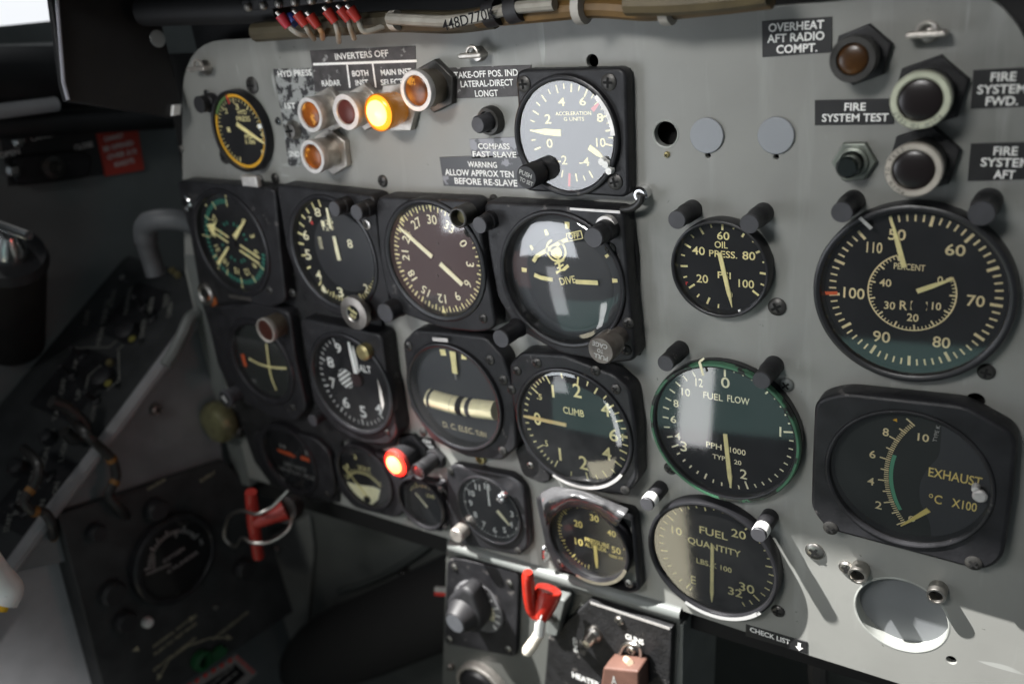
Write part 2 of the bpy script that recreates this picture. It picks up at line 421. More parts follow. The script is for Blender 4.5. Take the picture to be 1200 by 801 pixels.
    def build(s, name, mats, parent=None, smooth=True, bevel=0.0):
        loc = rootloc(parent) if parent else Vector((0, 0, 0))
        if parent is None and s.v:
            loc = sum(s.v, Vector())/len(s.v)
        me = bpy.data.meshes.new(name)
        me.from_pydata([tuple(x-loc) for x in s.v], [], s.f)
        if not isinstance(mats, (list, tuple)): mats = [mats]
        for m in mats: me.materials.append(m)
        me.polygons.foreach_set('material_index', s.m)
        bm = bmesh.new(); bm.from_mesh(me)
        bmesh.ops.recalc_face_normals(bm, faces=bm.faces)
        bm.to_mesh(me); bm.free()
        if smooth:
            me.polygons.foreach_set('use_smooth', [True]*len(me.polygons))
            me.set_sharp_from_angle(angle=radians(32))
        o = bpy.data.objects.new(name, me)
        COL.objects.link(o)
        if parent:
            o.parent = parent
        else:
            o.location = loc
        if bevel:
            b = o.modifiers.new('bevel', 'BEVEL'); b.width = bevel; b.segments = 2; b.limit_method = 'ANGLE'; b.angle_limit = radians(40)
        return o
def rootloc(o):
    loc = Vector(o.location)
    while o.parent:
        o = o.parent; loc += Vector(o.location)
    return loc
def spline(pts, n=8):
    """Catmull-Rom through points"""
    P = [Vector(p) for p in pts]
    P = [P[0]*2-P[1]] + P + [P[-1]*2-P[-2]]
    out = []
    for i in range(1, len(P)-2):
        for j in range(n):
            t = j/n
            a, b, c, d = P[i-1], P[i], P[i+1], P[i+2]
            out.append(0.5*((2*b) + (c-a)*t + (2*a-5*b+4*c-d)*t*t + (3*b-a-3*c+d)*t**3))
    out.append(P[-2])
    return out
def tag(o, label, cat, group=None):
    o['label'] = label; o['category'] = cat
    if group: o['group'] = group
    return o
def thing(name, label, cat, loc, group=None):
    o = bpy.data.objects.new(name, None)
    o.empty_display_size = 0.05
    COL.objects.link(o); o.location = loc
    return tag(o, label, cat, group)
def struct(o): o['kind'] = 'structure'; return o

def screw(parent, pl, c, r, h0, h1, m=None, name='screw', ang=None, slot=True):
    """domed cross-head screw"""
    m = m or DKMETAL
    g = M()
    g.lathe(pl, c, [(r, h0), (r, h0+(h1-h0)*0.5), (r*0.75, h1-0.002), (r*0.35, h1), (0.0, h1)], 20)
    a = random.uniform(0, 90) if ang is None else ang
    if slot:
        for k in (0, 90):
            t = radians(a+k)
            g.bar(pl, (c[0]-r*0.6*sin(t), c[1]-r*0.6*cos(t)), (c[0]+r*0.6*sin(t), c[1]+r*0.6*cos(t)), r*0.28, r*0.28, h1+0.0025+k*0.00001, 0, 1)
    return g.build(name, [m, HOLE], parent)
def bezel(parent, pl, c, r0, r1, h0, h1, m=None, seat=None, name='bezel', edge=0.014):
    """round rim from inner radius r0 to outer r1, standing from h0 to h1; the inner wall goes down to seat"""
    seat = h0 if seat is None else seat
    e = min(edge, (r1-r0)*0.4, (h1-h0)*0.4)
    pr = [(r1, h0), (r1, h1-e), (r1-e*0.3, h1-e*0.3), (r1-e, h1), (r0+e*1.2, h1), (r0+e*0.3, h1-e*0.5), (r0, h1-e*1.6), (r0-0.003, seat), (r0+0.004, seat-0.001)]
    g = M(); g.ring(pl, c, pr, 80)
    return g.build(name, m or BEZEL, parent)
def needle(parent, pl, p, q, w0, w1, h, m=None, name='pointer', mid=None):
    g = M()
    p, q = Vector(p), Vector(q)
    if mid:
        x = p.lerp(q, mid[0])
        g.bar(pl, p, x, w0, mid[1], h, 0.006); g.bar(pl, x, q, mid[1], w1, h, 0.006)
    else: g.bar(pl, p, q, w0, w1, h, 0.006)
    return g.build(name, m or CREAM, parent, False)
def glasspart(parent, pl, c, r, h, m=None, dome=0.0, name='glass'):
    g = M()
    if dome:
        pr = [(r*cos(t*pi/2/8), h + dome*sin(t*pi/2/8)) for t in range(8)] + [(0.0, h+dome)]
        vs, fs = [], []
        n = 48
        for rr, hh in pr[:-1]:
            vs += [pl.w(c[0]+rr*sin(2*pi*i/n), c[1]+rr*cos(2*pi*i/n), hh) for i in range(n)]
        vs.append(pl.w(c[0], c[1], h+dome))
        for j in range(len(pr)-2):
            for i in range(n): fs.append((j*n+i, j*n+(i+1) % n, (j+1)*n+(i+1) % n, (j+1)*n+i))
        for i in range(n): fs.append(((len(pr)-2)*n+i, (len(pr)-2)*n+(i+1) % n, len(vs)-1))
        g.add(vs, fs)
    else: g.disc(pl, c, r, h)
    o = g.build(name, m or GLASS, parent)
    if sum((p.normal.dot(pl.N) for p in o.data.polygons)) < 0: o.data.flip_normals()
    return o
def facepart(parent, pl, c, r, h, m=None, name='dial_face'):
    g = M(); g.lathe(pl, c, [(r, h-0.02), (r, h), (0.0, h)], 64)
    return g.build(name, m or FACE, parent)

PL = FRONT
def pp(px, py, h=0.0): return FRONT.p(px, py, h)
def ppoly(pts, h): return [pp(x, y, h) for x, y in pts]

# ------------------------------------------------------------------ main panel
HOLES = [(780, 157, 15.0), (829.6, 182.5, 3.6), (909.5, 183.8, 3.8), (1143, 470, 11), (694, 72, 8), (781, 181.5, 2.6), (1115, 773, 5.5)]
def hole_c(px, py, rpx):
    c = pp(px, py)
    r = (abs(pp(px+rpx, py)[0]-pp(px-rpx, py)[0]) + abs(pp(px, py-rpx)[1]-pp(px, py+rpx)[1]))/4
    return c, r
panel = thing('instrument_panel', 'large grey aircraft instrument panel carrying all the dials', 'panel', (-2.4, 0, -1.8))
outl = ppoly([(213, 50), (430, 38), (560, 30), (900, 8), (1010, 0), (1128, -10), (1168, 2), (1196, 34), (1215, 90), (1290, 300), (1330, 900), (1058, 802), (950, 768), (880, 742), (790, 712), (520, 629), (390, 588), (300, 562), (284, 557), (271, 524), (249, 454), (217, 319), (214, 215)], 0)
outl = rnd(outl, [0.42]+[0]*4+[0.05]*4+[0]*14, 8)
RC = pp(1055.5, 720.6); RR = 0.218
hl = []
for x, y, r in HOLES:
    c, rr = hole_c(x, y, r); hl.append(circ(c, rr, 32))
hl.append(circ(RC, RR, 64))
M().plate(PL, outl, -0.035, 0.0, hl, 0.004).build('panel_sheet', PANEL, panel)
g = M(); g.plate(PL, circ(RC, RR+0.06, 48), -0.10, -0.075); g.build('recessed_plate', mat('dull_recess_paint', (0.15, 0.158, 0.165), 0.5, noise=0.08, nscale=5, dirt_or_glint=(0.4, 0.4, 0.4), dscale=13, damt=0.72), panel)
g = M(); g.flat(PL, ppoly([(213, 60), (1150, 20), (1290, 850), (1000, 770), (290, 560)], -.3), -.14); g.build('dark_backing', HOLE, panel, False)  # added black sheet, keeps the open holes dark
g = M(); g.ring(PL, RC, [(RR-0.004, -0.0), (RR+0.001, 0.002), (RR+0.009, 0.0), (RR+0.001, -0.05), (RR-0.004, -0.075)]); g.build('hole_rim', EDGE, panel)
c, rr = hole_c(780, 157, 15)
g = M(); g.ring(PL, c, [(rr-0.004, 0.0), (rr+0.002, 0.003), (rr+0.006, 0.0), (rr, -0.04), (rr-0.004, -0.04)]); g.build('hole_rim', EDGE, panel)
# small fasteners fixed in the sheet
for x, y, r, m in [(955, 645, 10, STEEL), (992, 664, 8, STEEL), (911, 359, 10.5, DKMETAL), (1156, 435, 10, DKMETAL), (922, 450, 8, FRAME), (786, 548, 7, DKMETAL), (912, 715, 7, DKMETAL), (782, 181, 3.5, BRASS), (296, 100, 8, DKMETAL), (264, 183, 7, DKMETAL), (327, 142, 4, CHROME), (213, 174, 3, STEEL), (305, 211, 5, DKMETAL), (323, 209, 5, DKMETAL), (449, 212, 6, DKMETAL), (243, 108, 3, CHROME), (579, 233, 5, DKMETAL)]:
    c, rr = hole_c(x, y, r)
    screw(panel, PL, c, rr, -0.002, 0.018, m)
# slotted bolt beside the amber lamp
c, rr = hole_c(346, 152, 9)
screw(panel, PL, c, rr, -0.002, 0.05, STEEL, 'bolt_head')

def ferrule(px, py, label):
    c, rr = hole_c(px, py, 10)
    t = thing('light_socket', label, 'socket', PL.w(*c), 'empty steel light sockets')
    g = M(); g.ring(PL, c, [(rr, 0.0), (rr, 0.07), (rr*0.95, 0.075), (rr*0.75, 0.075), (rr*0.7, 0.07), (rr*0.7, 0.0)], 32); g.build('sleeve', STEEL, t)
    g = M(); g.disc(PL, c, rr*0.72, 0.02, 24); g.build('bore', HOLE, t)
ferrule(1009, 665, 'open steel light socket between a screw and the recessed round plate')
ferrule(1100, 688, 'dull steel light socket at upper right of the recessed round plate')

# blanking discs
for px, py, r, lab in [(829, 158.5, 19.5, 'blue grey blanking disc beside the open black hole'), (910, 158.5, 21, 'blue grey blanking disc with chipped top edge near the fire test placard')]:
    c, rr = hole_c(px, py, r)
    t = M().plate(PL, circ(c, rr, 48), 0.001, 0.014, (), 0.005).build('blanking_disc', DISC); tag(t, lab, 'disc', 'blanking discs on the grey panel')

# wing fasteners along the top edge
def dzus(px, py, s, lab, wing=True):
    c, rr = hole_c(px, py, s)
    t = thing('wing_fastener', lab, 'fastener', PL.w(*c), 'quarter-turn fasteners along the panel top')
    g = M(); g.lathe(PL, c, [(rr*0.62, 0), (rr*0.62, 0.02), (rr*0.5, 0.035), (0, 0.04)], 28); g.build('stud', STEEL, t)
    g = M()
    g.plate(PL, rnd([(c[0]-rr*1.1, c[1]-rr*0.12), (c[0]+rr*1.1, c[1]-rr*0.12), (c[0]+rr*1.1, c[1]+rr*0.14), (c[0]-rr*1.1, c[1]+rr*0.14)], rr*0.12), 0.03, 0.10, (), 0.008)
    pts = [PL.w(c[0]+rr*0.55*cos(a), c[1]+rr*0.55*sin(a)+rr*0.15, 0.07) for a in [pi*i/10 for i in range(11)]]
    g.tube(pts, 0.009, 8); g.build('wing', NICKEL, t)
dzus(243, 79, 11, 'worn wing fastener in the rounded left corner of the panel')
dzus(563, 63, 13, 'steel wing fastener above the take-off position placard')
dzus(1090, 38, 20, 'large steel wing fastener near the right top corner')

# ------------------------------------------------------------------ placards
def placard(name, label, poly, lines, m=PLATE, tm=WHITE, pl=PL, th=0.006, extra=None, cat='placard', bold=0.02):
    t = thing(name, label, cat, pl.w(*pl.p(*poly[0])))
    M().plate(pl, [pl.p(x, y, th) for x, y in poly], 0.0008, th, (), 0.0015).build('plate', m, t, False)
    g = M()
    for s, cx, cy, w, h in lines: g.text(pl, s, cx, cy, w, h, th+0.0025, bold)
    if extra: extra(g, th+0.0025)
    g.build('lettering', tm, t, False)
    return t
placard('warning_placard', 'black placard reading OVERHEAT AFT RADIO COMPT.', [(893, 25.5), (974.5, 20), (974.5, 61), (893.5, 67)],
        [('OVERHEAT', 932.5, 30.8, 65, 10.2), ('AFT RADIO', 932, 43.8, 67, 10.2), ('COMPT.', 933.5, 57, 48, 10.2)])
placard('test_placard', 'black placard reading FIRE SYSTEM TEST', [(955, 117.8), (1047, 115.5), (1047, 145.5), (955, 146.5)],
        [('FIRE', 1002, 125.3, 25, 9.3), ('SYSTEM TEST', 1001.5, 138, 78, 9.6)])
placard('warning_placard', 'black placard reading FIRE SYSTEM FWD. at the right edge', [(1141, 82.5), (1262, 76), (1262, 122), (1137.5, 127.5)],
        [('FIRE', 1176, 90, 30, 10.6), ('SYSTEM', 1174, 104.5, 58, 10.8), ('FWD.', 1174, 118.5, 38, 10.8)])
placard('warning_placard', 'black placard reading FIRE SYSTEM AFT at the right edge', [(1138, 168.5), (1262, 165), (1262, 208), (1134, 212)],
        [('FIRE', 1178.5, 177, 28.5, 10.4), ('SYSTEM', 1178, 190.5, 58, 10.6), ('AFT', 1177, 204.5, 25.5, 10.4)])
placard('take_off_placard', 'brown-black placard reading TAKE-OFF POS. IND. LATERAL-DIRECT LONGT', [(525, 79.8), (622, 76.5), (622, 112), (529, 115.5)],
        [('TAKE-OFF POS. IND', 568.5, 86.7, 75, 8), ('LATERAL-DIRECT', 570, 97.7, 62, 7.8), ('LONGT', 570, 109.5, 27, 8)], PLATE2)
placard('compass_placard', 'scratched placard reading COMPASS FAST SLAVE below the push button', [(550, 163.5), (607, 160.5), (609, 183), (553, 186)],
        [('COMPASS', 578.5, 171.5, 37, 7), ('FAST SLAVE', 579, 181, 51, 7)], mat('glossy_grey_placard', (0.20, 0.20, 0.22), 0.3, dirt_or_glint=(0.03, 0.03, 0.035), dscale=9, damt=0.52))
placard('compass_warning', 'placard reading WARNING ALLOW APPROX TEN BEFORE RE-SLAVE', [(515, 184.5), (612, 181), (616, 221), (520, 217.5)],
        [('WARNING', 565, 193, 34, 7), ('ALLOW APPROX TEN', 560.5, 203, 80, 7.5), ('BEFORE RE-SLAVE', 568.5, 213.3, 73, 7.6)], mat('streaked_black_placard', (0.03, 0.03, 0.033), 0.35, dirt_or_glint=(0.22, 0.22, 0.24), dscale=7, damt=0.58))
def inv_lines(g, h):
    for a, b, w in [((367, 75.6), (488.5, 71.5), .014), ((406.5, 75), (410, 103), .012), ((436.5, 74), (440.5, 102.5), .012)]:
        p, q = pp(*a, h), pp(*b, h); g.bar(PL, p, q, w, w, h)
placard('inverter_placard', 'worn black placard with white lines reading INVERTERS OFF', [(363, 59.5), (486.5, 54), (487.5, 104), (369, 107.5), (366, 80)],
        [('INVERTERS OFF', 423, 64.5, 63, 8), ('RADAR', 388, 97.5, 22, 7), ('BOTH', 422, 86, 19, 7), ('INST', 424, 97, 15, 7), ('MAIN INST', 464, 84.5, 36, 7), ('SELECT', 459, 96.2, 26, 7)], PLATE2, extra=inv_lines, th=0.004)
placard('hydraulic_placard', 'badly flaked black placard reading HYD PRESS around the amber lamps', [(320, 81), (366, 80), (369, 107), (371, 135), (350, 196), (338, 194), (331, 140)],
        [('HYD PRESS', 345, 86, 40, 7.5), ('1ST', 340, 124, 13, 7), ('2ND', 345, 180.5, 12, 6.5)], WORN, th=0.003)
def arrow(g, h):
    a, b = pp(936.5, 757.5, h)
    g.flat(PL, [(a+x*0.03, b+y*0.03) for x, y in [(-.28, 1), (.28, 1), (.28, 0), (.75, 0), (0, -.9), (-.75, 0), (-.28, 0)]], h)
t = placard('check_list_placard', 'small black placard reading CHECK LIST with a down arrow', [(874, 731.5), (945.5, 752), (945.5, 765.5), (874, 744.5)], [('CHECK LIST', 902, 744.3, 47, 5.6)], extra=arrow)
placard('on_off_placard', 'tiny black placard reading OFF beside the glowing red lamp', [(491, 511.5), (508.5, 514.5), (512, 528.5), (494, 525.5)], [('ON', 500, 517, 9, 4.6), ('OFF', 503, 523.7, 11, 5)], bold=0.04)

# ------------------------------------------------------------------ indicator lamps
def hexnut(g, c, r, h0, h1, rot=0, mi=0):
    g.plate(PL, [(c[0]+r*sin(rot+i*pi/3), c[1]+r*cos(rot+i*pi/3)) for i in range(6)], h0, h1, (), 0.006, mi)
def indicator(name, label, ring, h, r, lens, ringm, bodym, nutr=1.28, rin=0.72, group=None, lit=None, dome=0.014, rot=0.2, nutm=None, marks=None):
    c = pp(*ring, h)
    t = thing(name, label, 'lamp', PL.w(*c), group)
    g = M(); hexnut(g, c, r*nutr, 0.0, 0.045, rot); g.build('hex_nut', nutm or bodym, t)
    n = 0.05
    g = M(); g.lathe(PL, c, [(r*0.86, 0.045), (r*0.88, h*0.45), (r*0.94, h*0.5), (r*0.95, h-0.035), (r*0.9, h-0.03)], 40); g.build('housing', bodym, t)
    g = M(); g.ring(PL, c, [(r*0.96, h-0.04), (r, h-0.03), (r, h-0.008), (r*0.96, h), (r*rin*1.06, h), (r*rin, h-0.006), (r*rin, h-0.03)], 48); g.build('rim', ringm, t)
    rl = r*rin
    g = M(); g.lathe(PL, c, [(rl, h-0.03), (rl, h-0.012)] + [(rl*cos(a), h-0.012+dome*sin(a)) for a in [pi/2*i/8 for i in range(1, 8)]] + [(0, h-0.012+dome)], 40); g.build('lens', lens, t)
    if marks:
        g = M()
        for k, chh in enumerate(marks[0]):
            a = radians(marks[1] + k*marks[2])
            if chh != ' ': g.textw(PL, chh, c[0]+r*0.87*sin(a), c[1]+r*0.87*cos(a), 0, r*0.13, h+0.0015, 0.01, marks[1]+k*marks[2])
        g.build('rim_lettering', DKMETAL, t, False)
    return t, c
AG = 'press-to-test lamps on the upper left of the panel'
indicator('warning_lamp', 'unlit amber lamp above another amber lamp by the flaked placard', (362.9, 134.9), 0.2, 0.103, AMBER, ALU, NICKEL, group=AG)
indicator('warning_lamp', 'unlit dark red lamp touching the glowing amber lamp', (405, 131.6), 0.2, 0.103, REDLENS, ALU, NICKEL, group=AG, rin=0.66)
t, LC = indicator('warning_lamp', 'glowing amber lamp below the inverter placard', (443, 132.5), 0.2, 0.103, LITA, LITCAP, LITCAP, group=AG, rin=0.92, dome=0.03, nutr=1.4, rot=0.5, nutm=NICKEL)
g = M(); g.lathe(PL, LC, [(0.072, 0.19), (0.07, 0.216), (0.045, 0.226), (0, 0.23)], 24); g.build('bulb', LITAC, t)
lamp('amber_bulb_light', 'POINT', PL.w(LC[0]-0.02, LC[1], 0.36), PL.w(*LC), 1.5, (1.0, 0.42, 0.06), shadow_soft_size=0.06)
indicator('warning_lamp', 'unlit amber lamp left of the take-off placard', (487, 106.8), 0.2, 0.108, AMBER, ALU, mat('brown_metal', (0.2, 0.17, 0.13), 0.45, 0.6, noise=0.2), group=AG, nutm=DKMETAL)
indicator('warning_lamp', 'unlit amber lamp with large steel nut, lowest of its cluster', (365.6, 184), 0.2, 0.103, AMBER, ALU, NICKEL, group=AG, nutr=1.4, rot=0.1)
indicator('overheat_lamp', 'dark amber lamp beside the overheat placard', (998.7, 69.8), 0.17, 0.088, AMBERDK, DKMETAL, RUBBER, rin=0.66, marks=('PRESS TO TEST', -70, 13))
FG = 'fire warning lamps at the right of the panel'
indicator('fire_lamp', 'unlit fire lamp with pale rim beside the FWD. placard', (1078, 118), 0.22, 0.106, DKLENS, mat('pale_green_rim', (0.55, 0.57, 0.44), 0.4, 0.2, noise=0.15, nscale=16), DKMETAL, rin=0.74, group=FG, nutm=CRACKLE, marks=('PUSH TO TEST', 130, 10))
indicator('fire_lamp', 'unlit fire lamp with tan rim beside the AFT placard', (1070, 200), 0.22, 0.104, DKLENS, mat('pale_tan_rim', (0.50, 0.46, 0.40), 0.4, 0.2, noise=0.15, nscale=16), DKMETAL, rin=0.74, group=FG, nutm=CRACKLE, marks=('PUSH TO TEST', 200, 12))
RGT, RLC = indicator('gear_lamp', 'glowing red lamp between the small voltmeter and the turn indicator', (463, 543.5), 0.22, 0.10, LITR, mat('red_lit_rim', (0.45, 0.05, 0.04), 0.4), RUBBER, rin=0.92, dome=0.03, nutr=1.35)
g = M(); g.lathe(PL, RLC, [(0.066, 0.21), (0.064, 0.236), (0.045, 0.246), (0, 0.25)], 24); g.build('bulb', LITRC, RGT)
lamp('red_bulb_light', 'POINT', PL.w(RLC[0]-0.03, RLC[1], 0.38), PL.w(*RLC), 2.4, (1.0, 0.05, 0.03), shadow_soft_size=0.06)
indicator('dim_lamp', 'small black capped lamp right of the glowing red lamp', (489.5, 553), 0.22, 0.058, mat('dim_red_lens', (0.06, 0.016, 0.016), 0.25, coat=0.6), RUBBER, RUBBER, rin=0.8)
indicator('marker_lamp', 'dark red lamp in a short metal housing in front of the cross-pointer dial', (310.5, 387.5), 0.26, 0.092, mat('brown_lens', (0.045, 0.014, 0.010), 0.3, coat=0.3), mat('dull_pewter', (.36, .34, .31), .5, .4), bpy.data.materials['brown_metal'], rin=0.84, nutr=1.0, dome=0.006)

# push buttons and switches
c = pp(574.8, 141.5, 0.02); r = 0.077
t = thing('push_button', 'dark round push button between two placards', 'button', PL.w(*c))
g = M(); g.lathe(PL, c, [(r, 0), (r, 0.03), (r*0.9, 0.05), (r*0.72, 0.052), (r*0.66, 0.03), (0, 0.03)], 40); g.build('collar', DKMETAL, t)
g = M(); g.lathe(PL, c, [(r*0.6, 0.03), (r*0.6, 0.125), (r*0.5, 0.138), (0, 0.14)], 32); g.build('plunger', CAPGREY, t)
c = pp(1001, 189, 0.02)
t = thing('test_button', 'black plunger button in a steel hex nut below the fire test placard', 'button', PL.w(*c))
g = M(); hexnut(g, c, 0.085, 0, 0.035, 0.5); g.build('hex_nut', mat('grey_green_metal', (0.22, 0.24, 0.21), 0.4, 0.7), t)
g = M(); g.lathe(PL, c, [(0.062, 0.035), (0.062, 0.055), (0.052, 0.06), (0.05, 0.04)], 32); g.build('collar', bpy.data.materials['grey_green_metal'], t)
g = M(); g.lathe(PL, c, [(0.045, 0.03), (0.045, 0.135), (0.036, 0.145), (0.0, 0.146)], 32); g.build('plunger', mat('glossy_black_plunger', (0.012, 0.016, 0.015), 0.15, coat=0.6), t)

# ------------------------------------------------------------------ light posts
def post(tip, label, h=0.19, r=0.043, collar=None, m=CAPGREY, body=BLACK, base=0.0, group='black light posts round the dials', hood=False):
    c = pp(*tip, h)
    t = thing('light_post', label, 'light post', PL.w(*c, base), group)
    g = M(); g.lathe(PL, c, [(r*1.12, base), (r*1.12, base+(h-base)*0.45), (r*1.0, base+(h-base)*0.5), (r*1.0, h-0.012)], 32); g.build('barrel', body, t)
    g = M(); g.lathe(PL, c, [(r*1.0, h-0.012), (r*1.0, h-0.003), (r*0.95, h), (0, h)], 32); g.build('cap', m, t)
    if collar:
        g = M(); g.ring(PL, c, [(r*1.03, h-0.075), (r*1.06, h-0.07), (r*1.06, h-0.025), (r*1.0, h-0.02), (r*0.98, h-0.05)], 32); g.build('collar', collar, t)
    return t
post((792.8, 258), 'black light post at upper left of the oil pressure dial')
post((877.8, 262.7), 'black light post at upper right of the oil pressure dial')
post((986.2, 249), 'black light post at upper left of the percent RPM dial')
post((1150, 250.5), 'black light post at upper right of the percent RPM dial', r=0.047)
post((779.5, 426), 'black light post at upper left of the fuel flow dial')
post((892, 446), 'black light post at upper right of the fuel flow dial')
post((757.5, 591), 'light post with white collar at upper left of the fuel quantity dial', collar=WHITE, r=0.04)
post((888.5, 627), 'light post with white collar at upper right of the fuel quantity dial', collar=WHITE, r=0.04)
post((695, 278.7), 'light post with hooded cap beside the OFF flag of the attitude dial', h=0.30, r=0.05, collar=None, base=0.13)
post((586.5, 397), 'fat black light post at lower left of the attitude dial', h=0.30, r=0.052)
post((451, 367), 'fat black light post between the airspeed dial and the compass dial', h=0.24, r=0.062)
post((561.6, 264), 'black light post at the seam between compass dial and attitude dial', h=0.24, r=0.045, base=0.1)
post((391.5, 245), 'left of two brown-based light posts over the airspeed dial', h=0.26, r=0.046, base=0.14)
post((417.5, 249), 'right of two brown-based light posts over the airspeed dial', h=0.26, r=0.046, base=0.14)
post((233, 123), 'black light post at the left edge of the yellow-ringed dial', h=0.12, r=0.055, m=RUBBER)
t = post((366, 493), 'small black post at lower left of the altimeter', h=0.2, r=0.045)

# ------------------------------------------------------------------ dials
def polar(c, deg, r): return (c[0]+r*sin(radians(deg)), c[1]+r*cos(radians(deg)))
def ticks(parent, c, lst, h, m=CREAM, name='tick_marks'):
    g = M()
    for deg, r0, r1, w in lst: g.tick(PL, c, deg, r0, r1, w, h)
    return g.build(name, m, parent, False)
def texts(parent, lst, h, m=CREAM, name='numerals', bold=0.012):
    g = M()
    for it in lst: g.text(PL, *it[:5], h, it[6] if len(it) > 6 else bold, it[5] if len(it) > 5 else 0.0)
    return g.build(name, m, parent, False)
def radial(parent, c, lst, r, hh, h, m=CREAM, name='numerals', bold=0.012):
    g = M()
    for s, a in lst:
        q = polar(c, a, r); g.textw(PL, s, q[0], q[1], 0, hh, h, bold, a)
    return g.build(name, m, parent, False)
def flange(parent, poly, h, c, r, m=CRACKLE, rc=0.08, bev=0.02, screws=(), sr=0.036, name='flange', sm=None):
    pts = ppoly(poly, h)
    M().plate(PL, rnd(pts, rc), 0.001, h, [circ(c, r, 72)], bev).build(name, m, parent)
    for x, y in screws: screw(parent, PL, pp(x, y, h), sr, h-0.002, h+0.012, sm)
def dial(name, label, c, cat='dial', group=None): return thing(name, label, cat, PL.w(c[0], c[1], 0), group)

# --- oil pressure
c = (-1.435, -1.345); t = dial('oil_pressure_gauge', 'round black dial reading OIL PRESS. PSI', c, 'gauge')
bezel(t, PL, c, 0.224, 0.243, 0.001, 0.082, seat=0.02)
facepart(t, PL, c, 0.232, 0.02)
L_ = []
for k in range(0, 21):
    deg = -189 + k*15.75
    L_.append((deg, 0.180 if k % 2 == 0 else 0.196, 0.217, 0.0105 if k % 2 == 0 else 0.008))
L_ = [x for x in L_ if x[0] >= -176]
ticks(t, c, L_, 0.0225)
texts(t, [('60', 847.5, 276.3, 14.5, 9.5), ('40', 818.5, 293.7, 15, 9.8), ('80', 877.5, 299.7, 15.2, 9.8), ('20', 823, 326.5, 13.5, 9.6), ('100', 874.5, 332.5, 18.3, 9.5), ('0', 856, 345.5, 5, 8)], 0.0225)
texts(t, [('OIL', 845, 286.8, 15.4, 8), ('PRESS.', 847.3, 297.8, 33, 8), ('PSI', 848.7, 322.5, 15.5, 8)], 0.0225, name='lettering')
texts(t, [('r', 805, 332, 3, 4)], 0.0225, REDM, 'red_mark', bold=0.04)
needle(t, PL, pp(843, 296, .03), pp(858, 360, .03), 0.021, 0.004, 0.032, mid=(0.72, 0.021))
g = M(); p = polar(c, 154, 0.215); q = polar(c, 154, 0.243); g.bar(PL, p, q, 0.013, 0.013, 0.066, 0.003); g.build('slippage_mark', WHITE, t, False)
glasspart(t, PL, c, 0.226, 0.06)

# --- percent rpm
c = (-0.600, -1.382); t = dial('tachometer', 'largest round dial reading PERCENT RPM with small inner scale', c, 'gauge')
bezel(t, PL, c, 0.362, 0.396, 0.001, 0.085, mat('chipped_black_rim', (0.016, 0.016, 0.018), 0.35, dirt_or_glint=(0.05, 0.13, 0.075), dscale=4, damt=0.69), seat=0.02, edge=0.02)
facepart(t, PL, c, 0.372, 0.02)
L_ = []
for k in range(61):
    deg = -18.2 + k*5.6
    if deg > 318.5: break
    if k % 10 == 0: L_.append((deg, 0.296, 0.342, 0.0125))
    elif k % 5 == 0: L_.append((deg, 0.296, 0.342, 0.0125))
    else: L_.append((deg, 0.310, 0.340, 0.0075))
L_ += [(-23.8, 0.30, 0.325, 0.006)][:0]
ticks(t, c, L_, 0.0225, mat('tan_cream_paint', (0.88, 0.76, 0.44), 0.6, noise=0.1))
sc = (-0.602, -1.384)
g = M(); g.arc(PL, sc, 0.170, 0.176, 0.0225, 61, 337.5, 80)
for k in range(51):
    deg = 61 + k*5.53
    g.tick(PL, sc, deg, 0.147 if k % 5 == 0 else 0.158, 0.171, 0.007 if k % 5 == 0 else 0.004, 0.0225)
g.build('inner_scale', bpy.data.materials['tan_cream_paint'], t, False)
TC = bpy.data.materials['tan_cream_paint']
texts(t, [('50', 1051.3, 275, 20.5, 13), ('60', 1119.5, 293, 24, 13.5), ('110', 1024.7, 290, 18.5, 12.8), ('70', 1143.5, 352.5, 21.5, 13.3), ('80', 1103.2, 401, 21, 13), ('90', 1033, 394.5, 20.5, 13), ('100', 1000.7, 343.5, 25, 12.8)], 0.0225, TC)
texts(t, [('40', 1037.5, 331.2, 14, 9), ('30', 1042.5, 357.8, 13, 9), ('20', 1069.6, 372, 13.8, 9), ('10', 1097.5, 358.8, 10.8, 9), ('0', 1101.8, 328, 6.6, 8.5)], 0.0225, TC, 'inner_numerals')
texts(t, [('PERCENT', 1065.7, 312.8, 37, 7.5), ('R', 1058.8, 357.7, 9, 10.5), ('P', 1071, 358, 8, 10), ('M', 1082.5, 358.2, 8, 10)], 0.0225, TC, 'lettering')
g = M(); g.lathe(PL, pp(1076.5, 359, .03), [(0.032, 0.02), (0.03, 0.03), (0, 0.03)], 32); g.bar(PL, pp(1063, 335, .034), pp(1076.5, 359, .034), 0.01, 0.016, 0.034); g.build('pointer_hub', FACE, t)
needle(t, PL, pp(1059.5, 313.5, .036), pp(1043.5, 253, .036), 0.021, 0.006, 0.036, mid=(0.45, 0.020))
needle(t, PL, pp(1074.5, 341.5, .036), pp(1117, 327, .036), 0.020, 0.006, 0.036, name='inner_pointer', mid=(0.4, 0.019))
g = M(); p = polar(c, -97, 0.305); q = polar(c, -97, 0.36); g.bar(PL, p, q, 0.016, 0.016, 0.024); g.build('red_line', ORANGE, t, False)
g = M(); p = polar(c, -29.5, 0.33); q = polar(c, -32.5, 0.394); g.bar(PL, p, q, 0.014, 0.014, 0.09, 0.003); g.build('slippage_mark', DIMW, t, False)
glasspart(t, PL, c, 0.364, 0.062)

